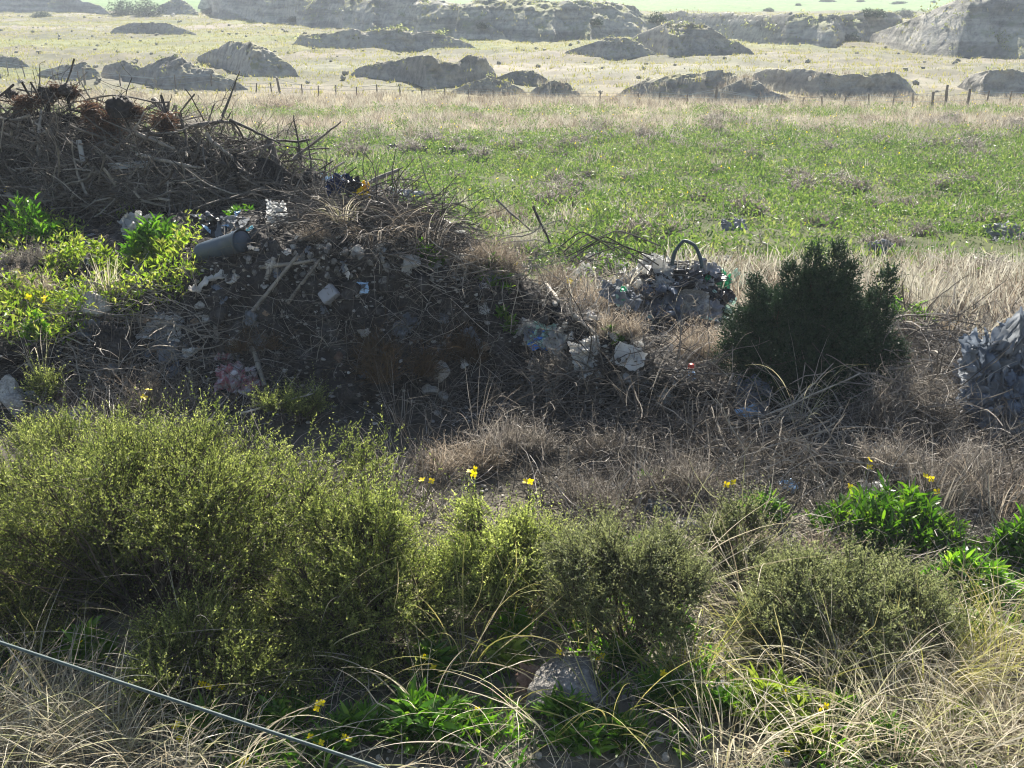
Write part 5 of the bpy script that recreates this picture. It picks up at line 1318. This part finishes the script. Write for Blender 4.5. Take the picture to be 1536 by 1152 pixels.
for px, py, w, h, lab in ((160, 195, 36, 56, 'largest rust-brown dead foliage clump in the brushwood'), (105, 140, 26, 22, 'rust-brown dead foliage between the charred knots'), (40, 155, 40, 24, 'rust-brown dead foliage at the left end of the brushwood top'), (246, 185, 34, 30, 'reddish-brown dead foliage at the right end of the brushwood top'), (202, 172, 22, 26, 'small reddish-brown dead foliage beside the biggest knot'), (135, 168, 24, 26, 'small tan dead foliage above the largest clump'), (82, 138, 16, 20, 'wisp of tan dead foliage by the second charred knot')):
    p = at_depth(px, py, 10.3 if py > 150 else 10.55); k = pxsize(p, 1); n = 700
    b = RNG.normal(0, 1, (n, 3)) * np.array([w, w * .6, h]) * k * .22
    P = bend_paths(b, RNG.random(n) * 6.3, h * k * RNG.uniform(.2, .6, n), RNG.uniform(.2, 1.5, n), RNG.uniform(1.8, 3, n), 4, RNG)
    g = G(); ribbons(g, P, .009, RNG)
    tag(obj('dead_foliage', g.mesh('dead_foliage'), M['rust'], None, p), lab, 'dead foliage', 'dead foliage on the brushwood')

# far dark tree and bushes
def far_bush(px, py, w, h, lab, nm='far_bush', mt='evergreen', n=1600):
    b = base_at(px, py); k = pxsize(b, 1); g = G()
    d = hemi(n, RNG); lm = 1 + .35 * fbm(d, 1.8, 3, int(RNG.integers(99))); r = RNG.random(n) ** .4 * lm
    c = d * r[:, None] * np.array([w * k / 2, w * k / 2, h * k])
    leaves(g, c, RNG.normal(size=(n, 3)), .055 * w * k * RNG.uniform(.6, 1.3, n), .035 * w * k, RNG)
    r = empty(nm, b, 0, lab, 'bush', 'bushes far behind the field'); obj('crown', g.mesh('bush_crown'), M[mt], r)
    s = G(); stems_to(s, .1, c[:24], .03, RNG); obj('stems', s.mesh('bush_stems'), M['stem'], r)
for a in ((188, 23, 46, 22, 'left half of the dark bush pair at the foot of the far hill'), (222, 23, 44, 22, 'right half of the dark bush pair at the foot of the far hill'), (1308, 24, 46, 10, 'dark bush on the rim of the low quarry bank'), (1355, 24, 34, 8, 'thin bush right of the dark one on the quarry rim'),
    (1153, 17, 18, 5, 'small dark bush in the far green field, left of its neighbour'), (1197, 8, 10, 3, 'tiny dark bush in the far green field past the small one'), (1240, 3, 26, 4, 'flat dark bush at the top edge of the far green field'), (1350, 6, 22, 4, 'dark bush at the right end of the far green field'), (1400, 4, 10, 3, 'tiny bush beside the hill edge in the far green field'), (1290, 3, 14, 3, 'small bush near the middle of the far green field'),
    (315, 20, 24, 8, 'low dark bush on the green strip by the quarry bank'), (442, 32, 20, 7, 'small bush at the left foot of the long quarry bank'), (378, 35, 16, 6, 'small grey bush on the pasture left of the long quarry bank'), (985, 32, 34, 12, 'green scrub in the notch between the quarry banks'), (1275, 62, 36, 10, 'green scrub at the right foot of the low quarry bank'), (62, 26, 30, 8, 'grey scrub left of the dark bush pair'), (893, 36, 24, 9, 'green scrub clinging to the broad quarry bank'), (722, 42, 22, 8, 'green scrub clinging to the long quarry bank')):
    far_bush(*a)

# fence beyond the field: posts of one fence and its wires
def fence():
    posts = [(-70, 92, 14), (10, 97, 20), (37, 112, 20), (80, 114, 18), (120, 126, 20), (128, 126, 26), (180, 126, 18), (235, 130, 18), (264, 134, 22), (318, 138, 18), (352, 137, 15), (384, 137, 14), (408, 138, 16), (421, 139, 24), (453, 139, 16), (478, 140, 15), (504, 143, 17), (535, 141, 14), (566, 144, 16), (600, 141, 14), (633, 142, 13), (667, 141, 12), (702, 142, 12), (740, 144, 12), (820, 146, 12), (900, 147, 12), (960, 150, 13), (988, 151, 16), (1030, 152, 14), (1073, 155, 24), (1139, 154, 12), (1171, 154, 16), (1204, 155, 12), (1233, 156, 14), (1267, 157, 15), (1302, 160, 20), (1338, 157, 16), (1368, 159, 22), (1398, 160, 24), (1417, 163, 34), (1450, 162, 26), (1480, 158, 22), (1513, 158, 20), (1560, 158, 22), (1620, 158, 22)]
    b0 = base_at(760, 146); r = empty('wire_fence', b0, 0, 'thin wire fence with crooked wooden posts along the far edge of the field', 'fence'); o0 = np.array(r.location); tops = []
    for px, py, h in posts:
        D = np.interp(px, [-70, 120, 500, 1000, 1417, 1620], [56, 47, 42.5, 40.3, 38, 39]); p = at_depth(px, py, D); p[2] = zat(p[0], p[1]) - .1; k = pxsize(p, 1); big = h >= 24
        t = p + np.array([RNG.normal(0, .05), RNG.normal(0, .03), h * k + .1]); g = G(); R = (.06 if big else .032)
        P = np.stack([p + (t - p) * u + RNG.normal(0, .006, 3) for u in np.linspace(0, 1, 5)]); tubes(g, P[None] - o0, np.linspace(R, R * .75, 5)[None], 7, RNG, cap=True)
        obj('post', g.mesh('fence_post'), M['post'], r); tops.append((p, t))
    for f in (.4, .65, .9):
        P = np.stack([a + (c - a) * min(f * .85 / max(np.linalg.norm(c - a), .5), .92) for a, c in tops]) - o0
        g = G(); tubes(g, P[None], .007, 4, RNG); obj('wire', g.mesh('fence_wire'), M['wire'], r)
fence()

# cable across the near left corner
def cable():
    p, q = at_depth(0, 957, 2.15), at_depth(588, 1152, 1.9); d = q - p
    t = np.linspace(-2.2, 2.4, 60); P = p + d * t[:, None]; P[:, 2] -= .015 * (1 - (t / 2) ** 2); k = pxsize(p, 1)
    g = G(); tubes(g, P[None], 2.6 * k, 10, RNG)
    for ph in (0, PI):                                       # two twisted strands laid round the core
        tt = np.linspace(-2.2, 2.4, 900); Q = p + d * tt[:, None]; Q[:, 2] -= .015 * (1 - (tt / 2) ** 2)
        a = unit(np.cross(d, [0, 0, 1])); b = np.cross(unit(d), a); w = tt * 130 + ph
        tubes(g, (Q + (np.cos(w)[:, None] * a + np.sin(w)[:, None] * b) * 1.0 * k)[None], 1.75 * k, 6, RNG)
    tag(obj('cable', g.mesh('cable', True, p), M['cable'], None, p), 'taut grey-green cable crossing low in front of the shrubs', 'cable')
cable()
# ------------------------------------------------------------------ branches, sticks, planks
def stick(name, label, cat, a, Da, c, Dc, r0, r1, m, crook=.08, twigs=6, tl=.3, sag=0.0, group='loose branches and sticks', S=9):
    p = at_depth(*a, Da) if Da else hit(*a)[0] + np.array([0, 0, .03])
    q = at_depth(*c, Dc) if Dc else hit(*c)[0] + np.array([0, 0, .03])
    k = pxsize((p + q) / 2, 1)
    g = branch_geo(p, q, r0 * k, r1 * k, RNG, crook, twigs, tl, S, 7, sag)
    return tag(obj(name, g.mesh(name, True, p), M[m], None, p), label, cat, group)

BR = [ # name, label, (a), Da, (c), Dc, r0, r1, mat, crook, twigs, tl
    ('branch', 'thick leaning trunk at the right end of the brushwood', (430, 300), 9.9, (404, 208), 10.2, 8, 5.5, 'bark', .04, 5, .35),
    ('branch', 'thick short log sticking out of the brushwood top', (272, 190), 10.5, (230, 150), 10.8, 6, 5, 'bark', .05, 4, .4),
    ('branch', 'tallest bare twig rising from the brushwood into the field', (333, 175), 10.5, (360, 106), 10.7, 2.2, .8, 'bark', .05, 7, .25),
    ('branch', 'long bare branch reaching right over the green field', (440, 238), 10.1, (512, 182), 10.1, 2.6, 1, 'bark', .07, 8, .3),
    ('branch', 'bare branch forking over the field edge', (452, 240), 10.1, (440, 172), 10.2, 2, .8, 'bark', .08, 8, .4),
    ('branch', 'gnarled grey branch on the brushwood top', (268, 192), 10.4, (352, 183), 10.4, 5, 2.5, 'bark', .1, 9, .35),
    ('branch', 'long curved branch falling from the gnarled one', (345, 180), 10.3, (420, 215), 10.1, 2.5, 1.5, 'bark', .08, 6, .3),
    ('branch', 'pale branch sloping down the left of the brushwood', (0, 176), 10.4, (110, 236), 10.1, 3, 1.5, 'greywood', .06, 6, .3),
    ('branch', 'pale branch crossing the left end of the brushwood', (-20, 190), 10.3, (70, 222), 10.1, 2.5, 1.2, 'greywood', .07, 6, .3),
    ('branch', 'upright grey stick at the left of the brushwood', (54, 250), 10.0, (62, 165), 10.3, 3, 1.8, 'greywood', .03, 2, .2),
    ('branch', 'slanting pale stick above the white frame', (205, 200), 10.1, (262, 224), 10.0, 3.4, 2, 'greywood', .04, 2, .2),
    ('branch', 'pale stick lying over the black bag in the brushwood', (206, 232), 9.95, (300, 252), 9.9, 3.5, 2, 'greywood', .04, 3, .2),
    ('branch', 'long drooping branch in the middle of the brushwood', (150, 160), 10.5, (250, 245), 10.0, 2.4, 1.2, 'bark', .09, 8, .3),
    ('branch', 'dark branch hooked over the middle of the brushwood', (270, 170), 10.4, (300, 265), 9.9, 3.2, 1.6, 'bark', .12, 8, .3),
    ('branch', 'dark crooked branch low at the right of the brushwood', (330, 245), 9.9, (430, 285), 9.7, 4, 2, 'bark', .1, 8, .3),
    ('branch', 'pale bent branch in the right part of the brushwood', (310, 200), 10.1, (385, 275), 9.8, 3, 1.5, 'greywood', .12, 9, .3),
    ('branch', 'long branch lying along the foot of the brushwood', (210, 285), 9.9, (345, 262), 9.9, 3, 1.5, 'bark', .06, 8, .3),
    ('branch', 'bare twig up from the right end of the brushwood', (470, 270), 9.9, (458, 205), 10.0, 2, .8, 'bark', .1, 7, .4),
    ('branch', 'dark forked stick pointing right at the heap top', (545, 277), 9.0, (598, 254), 9.1, 4, 2.4, 'bark', .06, 2, .2),
    ('lath', 'pale thin lath leaning right of the heap top', (640, 303), 8.6, (666, 333), 8.4, 2.4, 2.4, 'greywood', .0, 0, 0),
    ('plank', 'longest grey pole slanting down the heap face', (378, 474), None, (448, 388), None, 3.4, 2.8, 'greywood', .015, 0, 0),
    ('plank', 'grey pole slanting down beside the square block', (432, 460), None, (481, 394), None, 3, 2.4, 'greywood', .02, 0, 0),
    ('stick', 'stick lying level across the top of both poles', (350, 413), None, (472, 396), None, 3.2, 2.4, 'greywood', .04, 2, .15),
    ('plank', 'short grey board under the level stick', (400, 425), None, (412, 392), None, 4.4, 3.6, 'greywood', .02, 0, 0),
    ('stick', 'short grey stick below the longest pole', (409, 508), None, (412, 478), None, 2.6, 2, 'greywood', .04, 0, 0),
    ('stick', 'thin grey stick beside the short one', (420, 505), None, (424, 470), None, 2, 1.5, 'greywood', .04, 0, 0),
    ('plank', 'dark board standing at the heap foot by the stained cloth', (398, 585), None, (380, 525), None, 4, 3.4, 'greywood', .03, 0, 0),
    ('plank', 'short grey board lying above the dark standing one', (370, 522), None, (402, 508), None, 5, 4, 'greywood', .03, 0, 0),
    ('stick', 'upright weathered stick above the stained cloths', (330, 535), None, (320, 468), None, 4, 3, 'greywood', .03, 0, 0),
    ('branch', 'curved pale stick on the left heap shoulder', (185, 410), None, (232, 432), None, 2.6, 2, 'greywood', .06, 3, .2),
    ('branch', 'twiggy pale branch above the heap corner', (150, 440), None, (235, 455), None, 2.4, 1.4, 'greywood', .08, 9, .3),
    ('branch', 'pale branch lying across the heap corner', (105, 475), None, (215, 485), None, 2.6, 1.6, 'greywood', .08, 9, .3),
    ('branch', 'thin stick sloping down at the heap corner', (130, 505), None, (165, 540), None, 2.4, 1.8, 'greywood', .04, 3, .3),
    ('branch', 'twiggy grey branch right of the dirty white cloth', (190, 470), None, (290, 500), None, 2.2, 1.2, 'greywood', .08, 9, .3),
    ('branch', 'longest pale fallen branch below the heap', (938, 668), None, (1088, 624), 6.6, 4.6, 3.6, 'greywood', .03, 4, .2),
    ('branch', 'pale curved branch at the foot of the evergreen bush', (1082, 672), 6.5, (1240, 640), 6.5, 4, 2.5, 'greywood', .03, 6, .25),
    ('branch', 'thin pale branch lying level under the curved one', (1085, 692), 6.35, (1255, 672), 6.35, 2.6, 1.5, 'greywood', .03, 6, .2),
    ('branch', 'dark branch behind the pale curved one', (1090, 648), 6.6, (1220, 622), 6.7, 3, 2, 'bark', .05, 6, .3),
    ('branch', 'forked branch standing left of the evergreen bush', (1070, 650), 6.5, (1100, 560), 6.8, 4, 2, 'greywood', .06, 7, .35),
    ('branch', 'grey branch leaning below the grey-blue cloth', (1050, 670), 6.4, (1095, 610), 6.6, 3.4, 2, 'greywood', .06, 7, .35),
    ('branch', 'thin branch lowest under the evergreen bush', (1060, 720), 6.1, (1210, 700), 6.2, 2.2, 1.4, 'greywood', .04, 7, .2),
    ('branch', 'bent dark branch over the pale plate, upper piece', (895, 512), None, (942, 508), 7.0, 3, 3, 'bark', .04, 0, 0),
    ('branch', 'bent dark branch over the pale plate, lower piece', (940, 508), 7.0, (968, 550), None, 3.2, 3, 'bark', .03, 0, 0),
    ('branch', 'pale flat branch behind the furry off-white bundle', (860, 478), None, (898, 512), None, 4, 3, 'greywood', .04, 0, 0),
    ('branch', 'forked twig standing on the heap shoulder', (688, 412), None, (700, 380), 7.8, 3.2, 1.6, 'bark', .06, 3, .5),
    ('branch', 'long dark stick lying along the heap shoulder', (690, 405), None, (775, 432), None, 3, 2, 'bark', .04, 2, .2),
    ('branch', 'grey stick leaning in front of the brown dry shrubs', (815, 425), None, (838, 458), None, 3.2, 2.6, 'greywood', .02, 0, 0),
    ('branch', 'bare twig with forks over the pale dry shrub', (745, 300), 8.9, (795, 345), 8.7, 2, 1, 'greywood', .07, 7, .3),
    ('branch', 'dark thin twig above the yellow film', (800, 310), 8.8, (825, 365), 8.6, 2.2, 1.6, 'bark', .05, 5, .3),
    ('branch', 'white bare twig in the green field above the evergreen', (1150, 372), None, (1140, 350), 11.0, 2, 1, 'silverwood', .08, 7, .5),
    ('branch', 'long tan stem arching in front of the evergreen bush', (1130, 632), 6.3, (1290, 560), 6.4, 1.8, 1, 'greywood', .05, 7, .3),
    ('branch', 'second tan stem arching in front of the evergreen bush', (1160, 640), 6.3, (1250, 545), 6.4, 1.5, .8, 'greywood', .05, 7, .3),
    ('branch', 'grey stick at the left edge above the green weeds', (12, 290), 9.6, (28, 322), 9.5, 4, 3.4, 'greywood', .03, 0, 0),
    ('branch', 'white forked twig on the dry stems at the left foot', (360, 620), 6.3, (470, 590), 6.4, 1.8, .8, 'silverwood', .07, 9, .4),
    ('branch', 'pale forked twig over the widest shrub', (430, 700), 5.3, (500, 690), 5.2, 1.6, .8, 'silverwood', .07, 9, .5),
]
M['silverwood'] = wood_mat('bleached_twig', (.4, .37, .32), (.55, .52, .46))
for nm, lab, a, Da, c, Dc, r0, r1, m, cr, tw, tl in BR:
    stick(nm, lab, nm, a, Da, c, Dc, r0, r1, m, cr, tw, tl)

# hoses and bent reeds
def curve_thing(name, label, cat, pts, r, m, k=8, group=None):
    P = np.array([at_depth(x, y, D) for x, y, D in pts]); n = len(P)
    t = np.linspace(0, n - 1, 40); Q = lerp_rows([p[None] for p in P], 40)[:, 0]
    kk = pxsize(P.mean(0), 1); g = G(); tubes(g, Q[None], r * kk, k, RNG, cap=True)
    return tag(obj(name, g.mesh(name, True, P[0]), M[m], None, P[0]), label, cat, group)
curve_thing('hose', 'black hose curving down the right side of the heap top', 'hose', [(632, 322, 8.5), (650, 326, 8.4), (672, 335, 8.3), (686, 350, 8.15)], 4.2, 'black')
curve_thing('hose', 'dark green hoop of hose standing over the scattered rubbish', 'hose', [(1008, 398, 8.5), (1012, 378, 8.5), (1026, 361, 8.5), (1042, 368, 8.45), (1050, 385, 8.4), (1053, 402, 8.35)], 2.8, 'cable')
curve_thing('hose', 'pale curled cord at the head of the second pole', 'hose', [(470, 400, 7.38), (472, 386, 7.4), (484, 376, 7.45), (487, 384, 7.4)], 1.6, 'whitecloth')
for i, (a, b, c, lab) in enumerate((((850, 385), (905, 352), (975, 388), 'topmost arching reed over the scattered rubbish'), ((845, 378), (890, 356), (960, 392), 'second arching reed over the scattered rubbish'), ((855, 392), (915, 362), (985, 400), 'third arching reed, dipping toward the big white bag'), ((862, 398), (925, 372), (980, 412), 'fourth arching reed close over the white bags'), ((840, 370), (880, 350), (930, 380), 'shortest arching reed at the left of the bundle'), ((870, 372), (930, 350), (985, 375), 'longest arching reed reaching toward the hoop of hose'))):
    curve_thing('reed', lab, 'reed', [(*a, 8.5), ((a[0] + b[0]) / 2 + RNG.uniform(-8, 8), (a[1] + b[1]) / 2 - RNG.uniform(0, 9), 8.45), (b[0] + RNG.uniform(-10, 10), b[1] + RNG.uniform(-4, 4), 8.4), ((c[0] + b[0]) / 2, (c[1] + b[1]) / 2 - RNG.uniform(-2, 10), 8.4), (c[0] + RNG.uniform(-14, 14), c[1] + RNG.uniform(-6, 6), 8.35)], 1.0, 'bark', 5, 'arching reeds over the rubbish')

# the brushwood mass: countless tangled branches over the added dark core
def brushwood():
    rng = RNG; g1, g2 = G(), G()
    topx = [-160, -60, 0, 60, 100, 180, 240, 290, 340, 400, 450, 500]; topy = [150, 140, 142, 140, 150, 158, 168, 186, 192, 214, 250, 290]
    n = 1500; px = rng.uniform(-150, 495, n); ty = np.interp(px, topx, topy); u = rng.random(n) ** .8; py = ty + (306 - ty) * u
    D = 10.75 - .95 * u - .25 * rng.random(n)
    c = np.array([at_depth(a, b, d) for a, b, d in zip(px, py, D)])
    d = rng.normal(size=(n, 3)) * np.array([1, .45, .5]); L = rng.uniform(.25, 1.0, n)
    P = walk_paths(c - unit(d) * L[:, None] * .5, d, L, 7, rng, .17)
    r = .004 + .012 * rng.random(n) ** 2.5
    half = rng.random(n) < .78
    for g, k in ((g1, half), (g2, ~half)):
        tubes(g, P[k], np.linspace(1, .5, 8)[None] * r[k][:, None], 5, rng)
        m = int(k.sum() * 2.5); j = rng.integers(0, k.sum(), m); b2 = P[k][j, rng.integers(2, 8, m)]
        W = walk_paths(b2, unit(d[k][j]) + rng.normal(0, .7, (m, 3)), rng.uniform(.12, .4, m), 5, rng, .25)
        tubes(g, W, np.linspace(1, .4, 6)[None] * .0035, 3, rng)
    tag(obj('brushwood', g1.mesh('brushwood'), M['bark']), 'tangled mass of dark dead branches piled behind the weeds', 'brushwood', kind='stuff')
    tag(obj('brushwood', g2.mesh('brushwood'), M['greywood']), 'tangled mass of paler bleached branches in the same pile', 'brushwood', kind='stuff')
    # tangle of thin bent twigs between the evergreen bush and the tarpaulin, and over the heap top
    for nm, mt, pts, nn, Lr, lab in (('twig_tangle', 'dry', (1290, 1430, 500, 640), 700, (.3, .8), 'tangle of thin bent brown twigs between evergreen bush and tarpaulin'),
                                     ('twig_tangle', 'bark', (560, 690, 310, 400), 420, (.25, .6), 'dark tangle of hanging twigs on the right of the heap top'),
                                     ('twig_tangle', 'bark', (440, 620, 296, 345), 520, (.3, .7), 'dark tangle of twigs joining the brushwood to the heap top'),
                                     ('twig_tangle', 'bark', (840, 1000, 360, 420), 170, (.3, .7), 'dark bent twigs behind the big bright white bag'),
                                     ('twig_tangle', 'greywood', (700, 1000, 355, 430), 420, (.25, .7), 'pale tangle of bent twigs behind the heap shoulder'),
                                     ('twig_tangle', 'bark', (780, 1090, 560, 680), 900, (.25, .7), 'dark tangle of twigs on the low heap flank'),
                                     ('twig_tangle', 'greywood', (1060, 1290, 600, 740), 260, (.3, .8), 'pale tangle of fallen twigs under the evergreen bush'),
                                     ('twig_tangle', 'greywood', (100, 300, 440, 600), 420, (.15, .5), 'pale tangle of sticks at the heap corner')):
        b = hits(rng.uniform(pts[0], pts[1], nn), rng.uniform(pts[2], pts[3], nn)); b[:, 2] += rng.random(nn) * (.3 if pts[0] == 1290 else .1)
        if pts[0] == 1290: b[:, 2] *= 1
        d = rng.normal(size=(nn, 3)) * np.array([1, .6, .3]); P = walk_paths(b, d, rng.uniform(*Lr, nn), 7, rng, .2, -.03)
        g = G(); tubes(g, P, np.linspace(1, .5, 8)[None] * (.0045 * rng.uniform(.5, 1.5, (nn, 1))), 4, rng)
        tag(obj(nm, g.mesh(nm), M[mt]), lab, 'twigs', kind='stuff')
brushwood()
SUN_AZ, SUN_E, SKY_S, EXPO, HAZE = 6, 5.0, .05, 1.85, .0013
# ------------------------------------------------------------------ camera, light, air
cam = bpy.data.cameras.new('camera'); co = bpy.data.objects.new('camera', cam); COL.objects.link(co)
co.location = (0, 0, CAM_Z); co.rotation_euler = (PI / 2 - PITCH, 0, 0)
cam.sensor_width = 36; cam.lens = 36 * FPX / 1536; cam.clip_end = 4000; cam.clip_start = .05
SC.camera = co
EL, AZ = math.radians(37), math.radians(SUN_AZ)
sd = Vector((math.sin(AZ) * math.cos(EL), math.cos(AZ) * math.cos(EL), math.sin(EL)))
sl = bpy.data.lights.new('sun', 'SUN'); sl.energy = SUN_E; sl.angle = math.radians(.5); sl.color = (1, .93, .82)
so = bpy.data.objects.new('sun', sl); COL.objects.link(so); so.rotation_euler = sd.to_track_quat('Z', 'Y').to_euler()
w = bpy.data.worlds.new('World'); SC.world = w; w.use_nodes = True
nt = w.node_tree; sky = nt.nodes.new('ShaderNodeTexSky'); sky.sky_type = 'NISHITA'; sky.sun_disc = False
sky.sun_elevation = EL; sky.sun_rotation = AZ
bg = nt.nodes['Background']; bg.inputs['Strength'].default_value = SKY_S; nt.links.new(sky.outputs[0], bg.inputs['Color'])
SC.view_settings.view_transform = 'Standard'; SC.view_settings.look = 'None'; SC.view_settings.gamma = 1; SC.view_settings.exposure = EXPO
try: SC.cycles.max_bounces = 8; SC.cycles.transparent_max_bounces = 8; SC.cycles.volume_bounces = 0; SC.cycles.use_denoising = True; SC.cycles.filter_width = 1.1
except Exception as e: print(e)
if HAZE:
    m, n2, out, N = new_mat('haze_air')
    v = N('VolumePrincipled'); v.inputs['Color'].default_value = (.82, .9, 1, 1); v.inputs['Density'].default_value = HAZE; v.inputs['Anisotropy'].default_value = 0.0
    n2.links.new(v.outputs[0], out.inputs['Volume'])
    g = G(); box(g, (3600, 1700, 22), (0, 640, 3))
    tag(obj('haze', g.mesh('haze'), m), 'thin pale air haze over the distant mounds', 'haze', kind='stuff')
